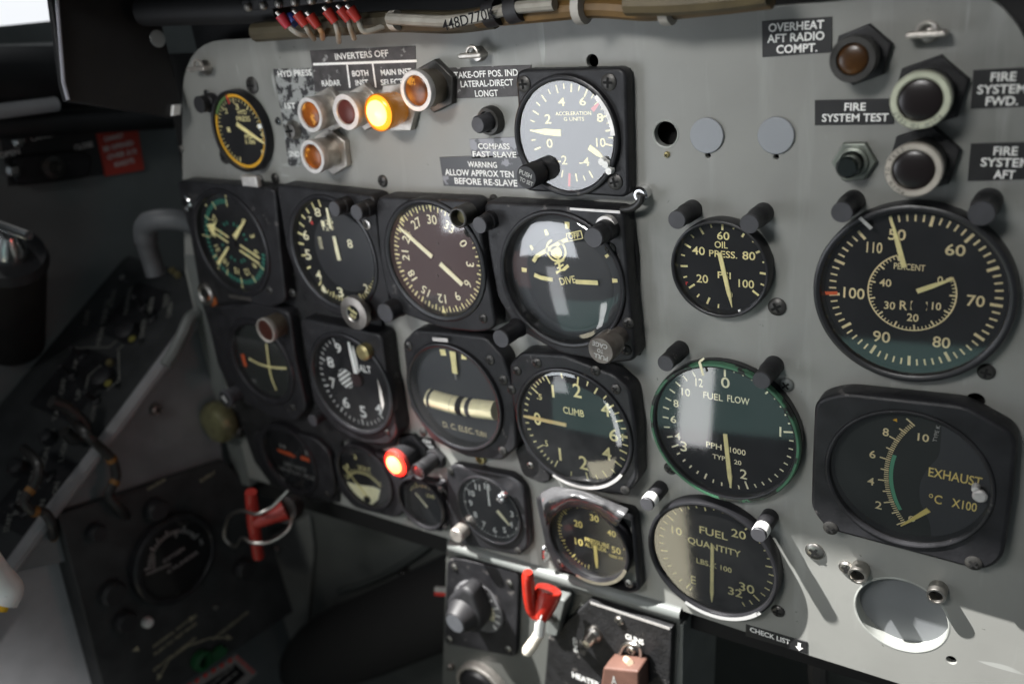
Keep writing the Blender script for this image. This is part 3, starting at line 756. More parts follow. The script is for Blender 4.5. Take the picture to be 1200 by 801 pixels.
# --- fuel flow
c = (-1.430, -2.233); t = dial('fuel_flow_gauge', 'round dial reading FUEL FLOW with chipped green rim', c, 'gauge')
bezel(t, PL, c, 0.372, 0.388, 0.001, 0.078, BEZEL, seat=0.02)
g = M(); g.ring(PL, c, [(0.380, 0.07), (0.384, 0.084), (0.395, 0.084), (0.400, 0.078), (0.402, 0.055), (0.386, 0.05)], 80); g.build('green_rim', GREENRING, t)
g = M(); g.ring(PL, c, [(0.398, 0.002), (0.404, 0.05), (0.384, 0.05), (0.384, 0.002)], 80); g.build('rim_band', BEZEL, t)
facepart(t, PL, c, 0.376, 0.02)
L_ = [(0, 0.303, 0.350, 0.011)] + [(-120+10*k, 0.318 if k else 0.308, 0.353, 0.0085) for k in range(10)]
for k in range(1, 30):
    deg = 8*k
    if deg % 80 == 0: L_.append((deg, 0.305, 0.352, 0.010))
    elif deg == 200: L_.append((deg, 0.315, 0.352, 0.009))
    elif deg == 40: L_.append((deg, 0.322, 0.352, 0.009))
    elif deg < 80: L_.append((deg, 0.338, 0.350, 0.008))
    else: L_.append((deg, 0.329, 0.351, 0.0075))
ticks(t, c, L_, 0.0225, PALE)
texts(t, [('0', 850, 448.2, 10.3, 12.5), ('12', 819.3, 448, 8.7, 9.8), ('10', 803.7, 459.3, 10, 9), ('8', 792.2, 472.5, 6.3, 8.6), ('6', 789.2, 491, 6.6, 8.6), ('4', 794, 510.6, 6.8, 8.4), ('3', 801.2, 522.7, 7.6, 11.6), ('1', 914.5, 505.5, 2.3, 11.5, 0, 0.03), ('2', 871.3, 555.3, 8.3, 11)], 0.0225, PALE)
texts(t, [('FUEL', 835.5, 464.3, 23, 7.6), ('FLOW', 865.2, 468.5, 26, 8), ('PPH', 836.5, 522, 18, 6.8), ('1000', 864.5, 528.5, 18.5, 6.6), ('TYPE', 844.5, 536, 19, 5.2), ('20', 864.5, 541.5, 8.5, 5.2)], 0.0225, PALE, 'lettering')
needle(t, PL, pp(849.6, 508.5, .034), pp(856.5, 571.5, .034), 0.022, 0.005, 0.034, mid=(0.8, 0.024))
g = M(); p = pp(824.5, 439.5, .082); q = pp(820, 423.5, .082); g.bar(PL, p, q, 0.012, 0.014, 0.0865, 0.003); g.bar(PL, q, pp(826.5, 418, .07), 0.011, 0.011, 0.0868, 0.003); g.build('slippage_mark', PALE, t, False)
glasspart(t, PL, c, 0.376, 0.06)

# --- fuel quantity
c = (-1.502, -3.060); t = dial('fuel_quantity_gauge', 'round dial reading FUEL QUANTITY LBS below the fuel flow dial', c, 'gauge')
bezel(t, PL, c, 0.352, 0.382, 0.001, 0.085, BEZEL, seat=0.02, edge=0.018)
facepart(t, PL, c, 0.366, 0.02)
L_ = []
e0, e1 = -148.5, 148.6
for k in range(33):
    deg = e0 + k*(e1-e0)/32
    L_.append((deg, 0.292 if k % 5 == 0 else 0.308, 0.338, 0.0095 if k % 5 == 0 else 0.0075))
L_.append((e0-4, 0.30, 0.335, 0.0075))
ticks(t, c, L_, 0.0225)
texts(t, [('10', 793, 621.5, 12, 9), ('20', 865.5, 625.5, 17, 9.5), ('30', 875, 688.5, 18, 10), ('32', 861.5, 693.5, 16.5, 9), ('E', 812.5, 679, 6, 9)], 0.0225)
texts(t, [('FUEL', 836, 624.3, 33, 8.5), ('QUANTITY', 836.5, 641, 62, 9.0), ('LBS.X 100', 836.5, 662, 41, 6)], 0.0225, name='lettering')
needle(t, PL, pp(834.5, 638.5, .034), pp(834, 705, .034), 0.019, 0.004, 0.034, mid=(0.84, 0.021))
glasspart(t, PL, c, 0.357, 0.062, GLASSK)
g = M(); g.arc(PL, c, 0.358, 0.381, 0.0875, 130, 205, 30); g.build('paint_wear', mat('worn_white_rim', (0.5, 0.5, 0.49), 0.45, dirt_or_glint=(0.05, 0.05, 0.05), dscale=11, damt=0.6), t, False)

# --- exhaust temperature
c = (-0.543, -2.250); t = dial('exhaust_temperature_gauge', 'square-flanged dial reading EXHAUST degrees C X100', c, 'gauge')
ex = [(957, 471), (988, 462.5), (1130, 478), (1188.5, 511), (1183, 580), (1172, 655), (1151, 667.5), (1075, 647), (970, 619), (952.5, 596), (954, 540)]
flange(t, ex, 0.12, c, 0.352, BLACK, 0.05, 0.018, [(973.5, 618), (1141, 659)], 0.036)
bezel(t, PL, c, 0.335, 0.357, 0.06, 0.128, BLACK, seat=0.055)
facepart(t, PL, c, 0.352, 0.055, mat('dark_green_dial', (0.010, 0.014, 0.012), 0.7))
g = M()
pts = [pp(1099, 450, .058), pp(1104, 495, .058), pp(1101, 535, .058), pp(1087, 548, .058), pp(1077, 566, .058), pp(1078, 590, .058), pp(1090, 610, .058), pp(1092, 641, .058)]
pts = rnd(pts, 0.06)
arcpts = circ(c, 0.336, 60)
pol = [q for q in pts if hypot(q[0]-c[0], q[1]-c[1]) < 0.335]
sa = atan2(pol[0][0]-c[0], pol[0][1]-c[1]); ea = atan2(pol[-1][0]-c[0], pol[-1][1]-c[1])
pol += [(c[0]+0.336*sin(ea+(sa-ea)*i/30), c[1]+0.336*cos(ea+(sa-ea)*i/30)) for i in range(31)]
g.flat(PL, pol, 0.0575); g.build('grey_mask', FACEGREY, t, False)
ec = (-0.224, -2.255); hface = 0.058
L_ = []
for k in range(51):
    deg = 231.1 + (309.5-231.1)*k/50
    r0 = 0.405
    r1 = 0.452 if k % 10 == 0 else (0.440 if k % 5 == 0 else 0.425)
    L_.append((deg, r0, r1, 0.0065 if k % 5 == 0 else 0.0045))
ticks(t, ec, L_, hface+0.0015, TC)
g = M(); g.arc(PL, ec, 0.386, 0.403, hface+0.001, 240, 283, 30); g.build('green_arc', GREENM, t, False)
texts(t, [('10', 1082, 512.5, 13.5, 9), ('8', 1038, 506, 7.3, 9.5), ('6', 1022.5, 532, 7.3, 9.2), ('4', 1020.5, 563.5, 8, 9), ('2', 1029.5, 591.5, 8, 9), ('0', 1068.5, 607.5, 8.5, 7)], hface+0.0015, TC)
YL = mat('yellow_cream_paint', (0.90, 0.74, 0.24), 0.6)
texts(t, [('EXHAUST', 1119, 558.5, 64, 11), ('C', 1099.5, 585, 9, 10.5), ('o', 1091, 580.5, 5, 5), ('X100', 1130, 591.5, 30, 10.5)], hface+0.0015, YL, 'lettering')
g = M(); a, b = pp(1097.5, 507.5, hface); g.textw(PL, 'TYPE K', a, b, 0.085, 0.016, hface+0.0015, 0.01, -84); g.build('type_mark', DIMW, t, False)
needle(t, PL, pp(1088, 597.5, .07), pp(1055.5, 616, .07), 0.024, 0.005, 0.07, YL, mid=(0.55, 0.016))
g = M(); g.flat(PL, [pp(1046, 491.5, hface), pp(1051, 490, hface), pp(1051.5, 494, hface)], hface+0.0015); g.build('index_mark', YELLOW, t, False)
q = pp(1148.5, 580, .12)
g = M(); g.lathe(PL, q, [(0.03, 0.119), (0.03, 0.13), (0.022, 0.138), (0.0, 0.138)], 24); g.lathe(PL, (q[0]-0.02, q[1]+0.028), [(0.018, 0.1), (0.015, 0.13), (0, 0.133)], 16); g.build('clamp_screw', ALU, t)
glasspart(t, PL, c, 0.338, 0.105)

# --- accelerometer
c = (-2.206, -0.719); t = dial('accelerometer', 'square-flanged dial reading ACCELERATION with pale reflecting glass', c, 'gauge')
flange(t, [(605.5, 84), (731.5, 81.5), (735.2, 230), (614.5, 222)], 0.085, c, 0.292, BLACK, 0.045, 0.014, [(614, 98.5), (713.5, 96.5), (721, 213)], 0.040)
bezel(t, PL, c, 0.266, 0.298, 0.06, 0.115, BEZEL, seat=0.05, edge=0.016)
facepart(t, PL, c, 0.286, 0.06)
tab = [(-4, -209.5, .24), (-2, -163, .222), (0, -109, .225), (2, -58.5, .236), (4, -12.2, .249), (6, 29, .25), (8, 66.3, .25), (10, 101.5, .243), (12, 137, .243)]
def interp(tab, v):
    for (v0, a0, r0), (v1, a1, r1) in zip(tab, tab[1:]):
        if v0 <= v <= v1:
            s = (v-v0)/(v1-v0); return a0+(a1-a0)*s, r0+(r1-r0)*s
L_ = []
for k in range(-8, 21):
    a, r = interp(tab, k/2)
    L_.append((a, r-0.04 if k % 2 == 0 else r-0.026, r, 0.0085 if k % 2 == 0 else 0.0065))
ticks(t, c, L_, 0.0625)
texts(t, [('4', 658, 119.5, 8, 10), ('6', 682.7, 119, 7.5, 9.5), ('2', 642, 139.5, 7.5, 11), ('8', 703, 138, 7.5, 10), ('0', 644, 168, 7, 10.5), ('10', 704, 167, 11, 10.5), ('-2', 659, 187.5, 11, 10.5), ('-4', 684.5, 189.5, 12, 10)], 0.0625)
texts(t, [('ACCELERATION', 671.5, 133, 42, 4.6), ('G UNITS', 672.5, 139.5, 24, 4.6)], 0.0625, name='lettering')
needle(t, PL, pp(657, 156, .075), pp(624, 153.5, .075), 0.033, 0.006, 0.075, mid=(0.55, 0.030))
needle(t, PL, pp(690, 172.5, .075), pp(707, 185, .075), 0.028, 0.006, 0.075, name='second_pointer', mid=(0.6, 0.026))
g = M(); g.bar(PL, pp(694, 129.5, .066), pp(705, 117.5, .066), 0.024, 0.006, 0.0665); g.bar(PL, pp(667.5, 203, .066), pp(667, 218.5, .066), 0.014, 0.014, 0.0665); g.build('red_line', REDM, t, False)
g = M(); g.arc(PL, c, 0.262, 0.284, 0.1165, 45, 88, 20); g.build('bright_bezel_arc', STEEL, t, False)  # bright steel-coloured arc at the right of the bezel
g = M(); a, b = pp(709.5, 193, .125); 
for dx, dy in [(0.0, 0.0), (-0.02, 0.014), (0.016, -0.03)]: g.lathe(PL, (a+dx, b+dy), [(0.02, 0.10), (0.017, 0.13), (0, 0.133)], 12)
g.build('paint_seal', WHITE, t)
glasspart(t, PL, c, 0.268, 0.1, GLASSB)
k = pp(616.5, 208, 0.22)
g = M(); g.lathe(PL, k, [(0.05, 0.08), (0.052, 0.11), (0.062, 0.115), (0.062, 0.21), (0.056, 0.22), (0, 0.22)], 32); kn = g.build('knob', RUBBER, t)
g = M(); g.textw(PL, 'PUSH', k[0], k[1]+0.018, 0.075, 0.024, 0.222, 0.02, 20); g.textw(PL, 'TO SET', k[0], k[1]-0.02, 0.08, 0.022, 0.222, 0.02, 20); g.build('knob_lettering', DIMW, kn, False)
q = pp(640, 199, .05); g = M(); g.lathe(PL, q, [(0.088, 0.0605), (0.088, 0.07), (0, 0.071)], 32); g.build('knob_boss', FACE, t)

# --- hydraulic pressure
c = (-4.740, -0.703); t = dial('hydraulic_pressure_gauge', 'small dial with yellow outer arc reading HYD PRESS', c, 'gauge')
bezel(t, PL, c, 0.248, 0.268, 0.001, 0.07, BEZEL, seat=0.02)
facepart(t, PL, c, 0.255, 0.045)
g = M(); g.arc(PL, c, 0.222, 0.242, 0.0475, -290, -62, 60); g.arc(PL, c, 0.222, 0.242, 0.0475, -14, 66, 30); g.build('yellow_arc', YELLOW, t, False)
g = M(); g.arc(PL, c, 0.222, 0.242, 0.0475, -60, -16, 20); g.build('green_arc', mat('olive_green_paint', (0.10, 0.20, 0.05), 0.6), t, False)
g = M(); g.tick(PL, c, -14, 0.185, 0.242, 0.018, 0.0485); g.build('red_line', REDM, t, False)
L_ = [(-160 + 8*k, 0.18 if k % 5 == 0 else 0.195, 0.215, 0.008 if k % 5 == 0 else 0.005) for k in range(34)]
ticks(t, c, L_, 0.0475)
texts(t, [('3', 277.5, 125, 4, 7), ('2', 265, 130, 3.5, 6), ('1', 268, 152, 3.5, 6), ('4', 304, 138, 4, 6.5), ('0', 309, 158, 4.5, 7), ('5', 308, 179, 4, 6)], 0.0475)
texts(t, [('HYD', 283.5, 131.5, 10, 5.5), ('PRESS', 285, 139.3, 16, 6), ('PSI', 291, 160.5, 8, 5), ('X 1000', 293, 166.5, 12, 4.6)], 0.0475, name='lettering')
needle(t, PL, pp(277, 145.5, .054), pp(312.5, 170.5, .054), 0.026, 0.005, 0.054, mid=(0.5, 0.026))
g = M(); p = polar(c, 81, 0.215); q = polar(c, 81, 0.25); g.bar(PL, p, q, 0.03, 0.03, 0.068, 0.003); g.build('slippage_mark', WHITE, t, False)
glasspart(t, PL, c, 0.25, 0.062)

# --- attitude gyro (DIVE)
c = (-2.286, -1.465); t = dial('attitude_indicator', 'large attitude dial showing DIVE and an OFF flag behind domed glass', c, 'gauge')
flange(t, [(568, 238), (728, 247.5), (734, 330), (743, 421), (716, 424), (655, 412), (606, 384), (584, 348), (574, 292)], 0.13, c, 0.372, BLACK, 0.04, 0.015, [(715.5, 291), (736.5, 378), (734, 410)], 0.03)
bezel(t, PL, c, 0.356, 0.384, 0.08, 0.148, BEZEL, seat=0.07, edge=0.014)
facepart(t, PL, c, 0.372, 0.07, mat('dark_blue_grey_dial', (0.030, 0.033, 0.038), 0.6))
g = M(); bc = (c[0]+0.01, c[1]-0.03)
g.lathe(PL, bc, [(0.27*cos(a), 0.07+0.026*sin(a)) for a in [pi/2*i/10 for i in range(10)]] + [(0, 0.096)], 48); g.build('gyro_ball', FACEGREY, t)
hb = 0.1
def pline(g, pts, w, h):
    q = [pp(x, y, h) for x, y in pts]
    for i in range(len(q)-1): g.bar(PL, q[i], q[i+1], w, w, h, 0.005)
g = M(); pline(g, [(625, 306.5), (628.5, 300.5), (640, 293.5), (655, 285), (668, 279), (681, 274)], 0.022, hb); g.build('horizon_bar', CREAM, t, False)
g = M(); a, b = pp(651.6, 293.5, hb); g.arc(PL, (a, b), 0.052, 0.064, hb, 20, 340, 40); g.flat(PL, circ((a, b-0.01), 0.035, 24), hb); g.build('centre_target', CREAM, t, False)
g = M(); pline(g, [(653.5, 301), (656.5, 317)], 0.014, hb-0.004); pline(g, [(650, 309.5), (661, 304.5)], 0.011, hb-0.003); pline(g, [(651.5, 319.5), (658, 318), (666, 311)], 0.018, hb-0.005); pline(g, [(653, 314.5), (660, 310)], 0.010, hb-0.002); g.build('pitch_ladder', CREAM, t, False)
g = M(); pline(g, [(626, 322), (634, 325.5), (647.5, 327.8)], 0.022, hb+0.012); pline(g, [(674.5, 330.2), (700.5, 331.5)], 0.024, hb+0.012); g.build('miniature_wings', CREAM, t, False)
texts(t, [('DIVE', 665, 328.5, 19, 8.5, -14)], hb, CREAM, 'lettering')
g = M(); 
for a, b, w in [((611.5, 315.8), (622.5, 317.2), .026), ((717.5, 328.5), (723.8, 328.8), .024), ((664.5, 260), (665, 268), .03), ((641.5, 275.5), (639, 269), .022), ((625, 293), (621.5, 287.5), .018), ((709.5, 301), (713, 298.5), .018), ((645, 283), (643.5, 277), 0.03)]:
    g.bar(PL, pp(*a, .072), pp(*b, .072), w, w*0.8, 0.073)
g.build('index_marks', CREAM, t, False)
g = M(); q = [pp(x, y, .11) for x, y in [(663, 273.5), (681, 269.5), (683.5, 279.5), (665, 283.5)]]
g.flat(PL, q, 0.11); fl = g.build('off_flag', CREAM, t, False)
g = M(); q = [pp(x, y, .11) for x, y in [(664.2, 274.6), (680.3, 271), (682.3, 278.6), (666, 282.3)]]; g.flat(PL, q, 0.1115); g.build('flag_face', FACEGREY, fl, False)
g = M(); g.text(PL, 'OFF', 672.5, 276.5, 13, 6.5, 0.1135, 0.02, -8); g.build('flag_lettering', CREAM, fl, False)
glasspart(t, PL, c, 0.360, 0.130, GLASSB, 0.035)
k = pp(703.6, 411, 0.34)
g = M(); g.lathe(PL, k, [(0.05, 0.12), (0.05, 0.22), (0.074, 0.225), (0.076, 0.325), (0.068, 0.34), (0, 0.34)], 40); kn = g.build('cage_knob', mat('scuffed_brown_metal', (0.16, 0.14, 0.125), 0.4, 0.5, noise=0.35, nscale=12), t)
g = M(); g.textw(PL, 'PULL', k[0], k[1]-0.033, 0.08, 0.026, 0.342, 0.02, 188); g.textw(PL, 'TO', k[0], k[1], 0.035, 0.022, 0.342, 0.02, 188); g.textw(PL, 'CAGE', k[0], k[1]+0.033, 0.085, 0.026, 0.342, 0.02, 188); g.build('knob_lettering', DIMW, kn, False)
g = M(); q = pp(711, 265, .15); g.lathe(PL, q, [(0.055, 0.13), (0.055, 0.165), (0.04, 0.17), (0, 0.17)], 28); g.build('lamp_foot', ALU, t)
g = M(); g.bar(PL, pp(668, 244.5, .13), pp(727, 248.5, .13), 0.012, 0.014, 0.133, 0.002); g.build('pale_edge', ALU, t, False)  # pale strip along the top edge of the flange

# --- directional compass
c = (-3.142, -1.432); t = dial('compass_indicator', 'square-flanged compass dial numbered 27 30 33 with two cream needle halves', c, 'gauge')
flange(t, [(441, 232), (556, 237), (566, 300), (580, 384), (560, 388), (520, 384), (470, 366), (455, 345), (446, 300)], 0.14, c, 0.352, BLACK, 0.06, 0.015, [(566.5, 373), (549, 272)], 0.028)
bezel(t, PL, c, 0.336, 0.378, 0.1, 0.155, BEZEL, seat=0.1, edge=0.02)
facepart(t, PL, c, 0.352, 0.11, mat('brown_black_dial', (0.034, 0.023, 0.025), 0.6))
L_ = []
for k in range(72):
    hd = k*5; deg = hd - 298.5
    if 35 < (deg % 360) < 62: continue
    L_.append((deg, 0.290 if k % 2 == 0 else 0.304, 0.328, 0.009 if k % 2 == 0 else 0.006))
ticks(t, c, L_, 0.1125)
radial(t, c, [(str(k*3), k*30-298.5) for k in range(12)], 0.243, 0.056, 0.1125, PALE, bold=0.008)
needle(t, PL, pp(467.5, 266.5, 0.122), pp(506, 301, 0.122), 0.012, 0.027, 0.122, PALE, mid=(0.3, 0.024))
needle(t, PL, pp(515.5, 309, 0.122), pp(541.5, 333.5, 0.122), 0.030, 0.027, 0.122, PALE, name='tail_pointer')
g = M()
for a, r in [(-44, 0.315), (-179, 0.315), (1.5, 0.315)]:
    q = polar(c, a, r); d = Vector((sin(radians(a)), cos(radians(a)))); s = Vector((d.y, -d.x))
    g.flat(PL, [tuple(Vector(q)+d*0.022+s*0.018), tuple(Vector(q)+d*0.022-s*0.018), tuple(Vector(q)-d*0.02)], 0.1135)
g.build('index_marks', CREAM, t, False)
g = M()
for x, y in [(513, 285.5), (528, 315), (512.5, 323)]: g.lathe(PL, pp(x, y, .112), [(0.01, 0.11), (0.008, 0.116), (0, 0.117)], 14)
g.build('face_rivets', DKMETAL, t)
glasspart(t, PL, c, 0.338, 0.14, GLASSB)
q = pp(536, 255.5, 0.25)
g = M(); g.ring(PL, q, [(0.058, 0.14), (0.058, 0.245), (0.052, 0.25), (0.046, 0.25), (0.043, 0.2), (0.043, 0.14)], 32); s = g.build('lamp_socket', DKMETAL, t)
g = M(); g.disc(PL, q, 0.045, 0.2, 24); g.build('socket_bore', mat('olive_bore', (0.10, 0.09, 0.045), 0.5, 0.5), s)

# --- airspeed
c = (-3.985, -1.457); t = dial('airspeed_indicator', 'square-flanged dark dial numbered 8 6 5 4 3 with a short thick needle', c, 'gauge')
flange(t, [(325, 218), (438, 231), (443, 290), (456, 352), (449, 372), (425, 377), (380, 362), (352, 335), (336, 290)], 0.14, c, 0.366, BLACK, 0.05, 0.015, [(343, 343)], 0.03)
bezel(t, PL, c, 0.352, 0.39, 0.1, 0.153, BEZEL, seat=0.095, edge=0.02)
facepart(t, PL, c, 0.37, 0.10)
g = M(); g.lathe(PL, (c[0]+0.07, c[1]), [(0.262, 0.1005), (0.262, 0.105), (0.255, 0.108), (0, 0.108)], 56); g.build('inner_disc', mat('charcoal_disc', (0.024, 0.025, 0.029), 0.6), t)
L_ = []
for i, (x, y) in enumerate([(374, 236), (366.5, 239.5), (359, 244.5), (354, 252), (352.5, 262), (351, 273), (352, 285), (355, 299), (361, 314)]):
    q = pp(x, y, .1); dx, dy = q[0]-c[0], q[1]-c[1]; L_.append((math.degrees(atan2(dx, dy)), hypot(dx, dy)-0.035, hypot(dx, dy)+0.02, 0.012))
for k in range(24):
    L_.append((-137 - k*4.6, 0.30 if k % 5 == 0 else 0.315, 0.345, 0.009 if k % 5 == 0 else 0.007))
ticks(t, c, L_, 0.1025)
texts(t, [('8', 372.2, 248.8, 7, 10), ('6', 358.3, 275.5, 6.5, 11), ('5', 361, 298.3, 6.5, 12), ('4', 373.3, 322, 6.5, 11), ('3', 398.8, 342.5, 6.5, 11), ('2', 429, 338, 5, 10)], 0.1105, PALE)
texts(t, [('7', 363.5, 257, 4.5, 6)], 0.1105, PALE, 'small_numeral')
texts(t, [('100', 375.5, 284.5, 4, 15), ('8', 410, 285.5, 6, 10), ('1', 378.5, 262, 4, 7), ('2', 383.3, 260.5, 3.5, 6), ('6', 388, 259, 4, 7), ('12', 382, 268, 7, 4), ('8', 389, 267, 3, 5)], 0.1105, PALE, 'drum_digits')
g = M(); g.bar(PL, pp(364.5, 259.5, .11), pp(367, 263, .11), 0.03, 0.01, 0.1108); g.build('red_mark', REDM, t, False)
needle(t, PL, pp(391, 277, 0.118), pp(397.5, 305, 0.118), 0.024, 0.03, 0.118, PALE, mid=(0.5, 0.03))
needle(t, PL, pp(387.5, 268, 0.118), pp(382.5, 243.5, 0.118), 0.024, 0.016, 0.118, PALE, name='upper_pointer', mid=(0.5, 0.022))
g = M(); q = pp(378.5, 339, .11); g.flat(PL, [(q[0]-.03, q[1]-.03), (q[0]+.035, q[1]-.02), (q[0]+.01, q[1]+.04)], 0.1108); q = pp(417, 261, .11); g.bar(PL, (q[0], q[1]-.02), (q[0]+.005, q[1]+.02), .02, .02, .0665); g.build('index_marks', PALE, t, False)
glasspart(t, PL, c, 0.356, 0.138)
k = pp(413.5, 367.5, 0.25)
g = M(); g.lathe(PL, k, [(0.055, 0.13), (0.055, 0.2), (0.1105, 0.205), (0.1105, 0.245), (0.06, 0.25), (0.052, 0.244), (0, 0.244)], 36); kn = g.build('set_knob', [STEEL], t)
g = M(); g.disc(PL, k, 0.05, 0.2465, 28); g.build('knob_face', FACE, kn)
g = M(); g.textw(PL, 'PUSH', k[0], k[1]+.018, .07, .022, .2485, .01, 25); g.textw(PL, 'SET', k[0]-.005, k[1]-.018, .05, .022, .2485, .01, 25); g.build('knob_lettering', CREAM, kn, False)
q = pp(430.5, 263, .14); g = M(); g.ring(PL, q, [(0.03, .139), (.03, .15), (.02, .152), (.016, .14)], 20); g.build('clamp_ring', STEEL, t)

q = ppoly([(209, 214), (320, 219), (440, 229), (560, 234), (738, 243), (746, 300), (748, 416), (700, 412), (606, 374), (582, 380), (565, 386), (520, 384), (470, 362), (446, 372), (448, 395), (466, 500), (462, 522), (440, 527), (400, 516), (396, 588), (362, 586), (318, 568), (298, 540), (262, 440), (238, 360), (221, 262)], .03)
t = M().plate(PL, q, .001, .03, (), .008).build('mounting_plate', CRACKLE); tag(t, 'black mounting plate behind the left-hand flight instruments', 'plate')

# --- radio compass
c = (-5.014, -1.469); t = dial('radio_compass', 'leftmost compass dial with teal dashed ring and crossed cream needles', c, 'gauge')
flange(t, [(208, 213), (293, 219), (321, 222), (327, 290), (334, 352), (318, 359), (290, 353), (258, 335), (232, 300), (219, 260)], 0.13, c, 0.372, BLACK, 0.05, 0.015, [(316, 340)], 0.03)
bezel(t, PL, c, 0.355, 0.40, 0.1, 0.147, BEZEL, seat=0.095, edge=0.02)
facepart(t, PL, c, 0.372, 0.10)
g = M()
for k in range(60):
    a = k*6
    if 5 < a < 100: continue
    g.arc(PL, c, 0.280, 0.315, 0.1025, a, a+3.3, 3)
for k in range(24):
    a = k*15
    if k % 3: g.arc(PL, c, 0.13, 0.155, 0.1025, a, a+6, 2)
g.build('teal_ring', TEAL, t, False)
ticks(t, c, [(k*30+4.6, 0.262, 0.318, 0.008) for k in range(12) if not 5 < k*30 < 100], 0.1035)
radial(t, c, [(str(k*3), k*30+44) for k in range(12) if k not in (10, 11)], 0.225, 0.048, 0.1025, CREAM)
g = M()
for off in (-0.022, 0.022):
    p, q = Vector(pp(245, 266, .112)), Vector(pp(304, 306, .112)); d = (q-p).normalized(); n = Vector((-d.y, d.x))*off
    m_ = p.lerp(q, .5)
    g.bar(PL, p+n, m_-d*0.06+n, 0.014, 0.014, 0.112, .004); g.bar(PL, m_+d*0.06+n, q+n, 0.014, 0.014, 0.112, .004)
tip = Vector(pp(242, 263, .112)); g.flat(PL, [tuple(tip), tuple(tip+d*0.09+Vector((-d.y, d.x))*0.06), tuple(tip+d*0.09-Vector((-d.y, d.x))*0.06)], 0.1135)
g.build('double_pointer', CREAM, t, False)
g = M(); p, q = Vector(pp(255, 309.5, .12)), Vector(pp(287, 258, .12)); d = (q-p).normalized()
g.bar(PL, p, p.lerp(q, .4), 0.03, 0.016, 0.12, .004); g.bar(PL, p.lerp(q, .62), q, 0.04, 0.012, 0.12, .004); g.build('single_pointer', CREAM, t, False)
g = M(); g.lathe(PL, c, [(0.03, 0.1), (0.03, 0.122), (0, 0.124)], 24); g.build('pointer_hub', FACE, t)
g = M()
for a in (-5, -50, -95, -140, -185, 40): g.tick(PL, c, a+10, 0.328, 0.346, 0.014, 0.1035)
g.build('index_marks', CREAM, t, False)
glasspart(t, PL, c, 0.36, 0.134)
g = M(); q = [pp(x, y, .15) for x, y in [(285, 206), (302, 207.5), (304, 218), (287, 216.5)]]; g.plate(PL, q, 0.13, 0.17, (), 0.008); g.build('clip', ALU, t)
g = M(); g.bar(PL, pp(268.5, 346.5, .13), pp(295, 350.5, .13), .025, .03, .134, .003); g.build('pale_edge', STEEL, t, False)  # steel-coloured strip along the lower flange edge
g = M(); q = pp(221, 244, .15); g.lathe(PL, q, [(.02, .12), (.02, .17), (.012, .18), (0, .18)], 14); q = pp(217, 238, .15); g.lathe(PL, q, [(.05, .05), (.05, .14), (.04, .15), (0, .15)], 18); g.build('corner_screw', CHROME, t)

# --- cross pointer
c = (-5.02, -2.40); t = dial('cross_pointer', 'dark dial with a thin cream cross and small orange flag', c, 'gauge')
flange(t, [(241, 362), (300, 356), (338, 366), (345, 420), (358, 478), (345, 493), (318, 487), (280, 468), (256, 430)], 0.12, c, 0.345, BLACK, 0.06, 0.015, [(343, 477)], 0.03)
bezel(t, PL, c, 0.30, 0.36, 0.08, 0.137, BEZEL, seat=0.075, edge=0.02)
facepart(t, PL, c, 0.345, 0.085, mat('greenish_black_dial', (0.009, 0.013, 0.011), 0.7))
g = M(); 
def curve_line(g, pts, w, h):
    q = spline([Vector((*pp(x, y, h), 0)) for x, y in pts], 6)
    for a, b in zip(q, q[1:]): g.bar(PL, (a.x, a.y), (b.x, b.y), w, w, h, 0.004)
curve_line(g, [(312, 403), (315, 428), (318, 442), (323.5, 457)], 0.016, 0.1); g.build('vertical_pointer', CREAM, t, False)
g = M(); curve_line(g, [(291.5, 420), (304, 426.5), (318, 430), (335.5, 431.5)], 0.015, 0.105); g.build('horizontal_pointer', CREAM, t, False)
g = M(); g.bar(PL, pp(284, 415, .1), pp(287.5, 429, .1), 0.035, 0.035, 0.1, .004); g.build('flag', ORANGE, t, False)
g = M()
for a in range(5):
    for q in [(318+(a-2)*6, 430+(a-2)*1.5), (316+(a-2)*1.2, 430+(a-2)*7)]: g.disc(PL, pp(*q, .087), 0.008, 0.0875, 10)
texts(t, [('LOC', 297, 446, 7, 4)], 0.0875, DIMW, 'lettering'); g.build('scale_dots', DIMW, t, False)
g = M(); 
glasspart(t, PL, c, 0.305, 0.124)
k = pp(263.5, 467.5, 0.24)
g = M(); g.lathe(PL, k, [(0.06, 0.0), (0.062, 0.2), (0.072, 0.205), (0.072, 0.235), (0.062, 0.24), (0, 0.24)], 32); kn = g.build('set_knob', CAPGREY, t)
g = M(); g.disc(PL, k, 0.058, 0.2415, 28); g.build('knob_face', FACE, kn)
g = M(); g.textw(PL, 'SET', k[0], k[1], 0.065, 0.035, 0.2435, 0.02, 65); g.build('knob_lettering', WHITE, kn, False)

# --- altimeter
c = (-4.062, -2.40); t = dial('altimeter', 'black dial reading ALT with white numerals and striped window', c, 'gauge')
flange(t, [(352, 374), (446, 393), (452, 440), (465, 507), (455, 520), (425, 518), (392, 502), (368, 470), (360, 420)], 0.14, c, 0.362, BLACK, 0.05, 0.015, [(454, 505)], 0.02)
bezel(t, PL, c, 0.35, 0.39, 0.1, 0.157, BEZEL, seat=0.095, edge=0.022)
facepart(t, PL, c, 0.366, 0.10)
tabA = [(4, -221, .322), (5, -180.2, .34), (6, -143.3, .34), (7, -105.5, .334), (8, -65, .333), (9, -23, .340)]
L_ = []
for k in range(0, 31):
    v = 4 + k/5 if k <= 25 else None
    if v is None: continue
    a, r = interp(tabA, min(9, v))
    L_.append((a, r-0.05 if k % 5 == 0 else r-0.03, r, 0.009 if k % 5 == 0 else 0.006))
ticks(t, c, L_, 0.1025, WHITE)
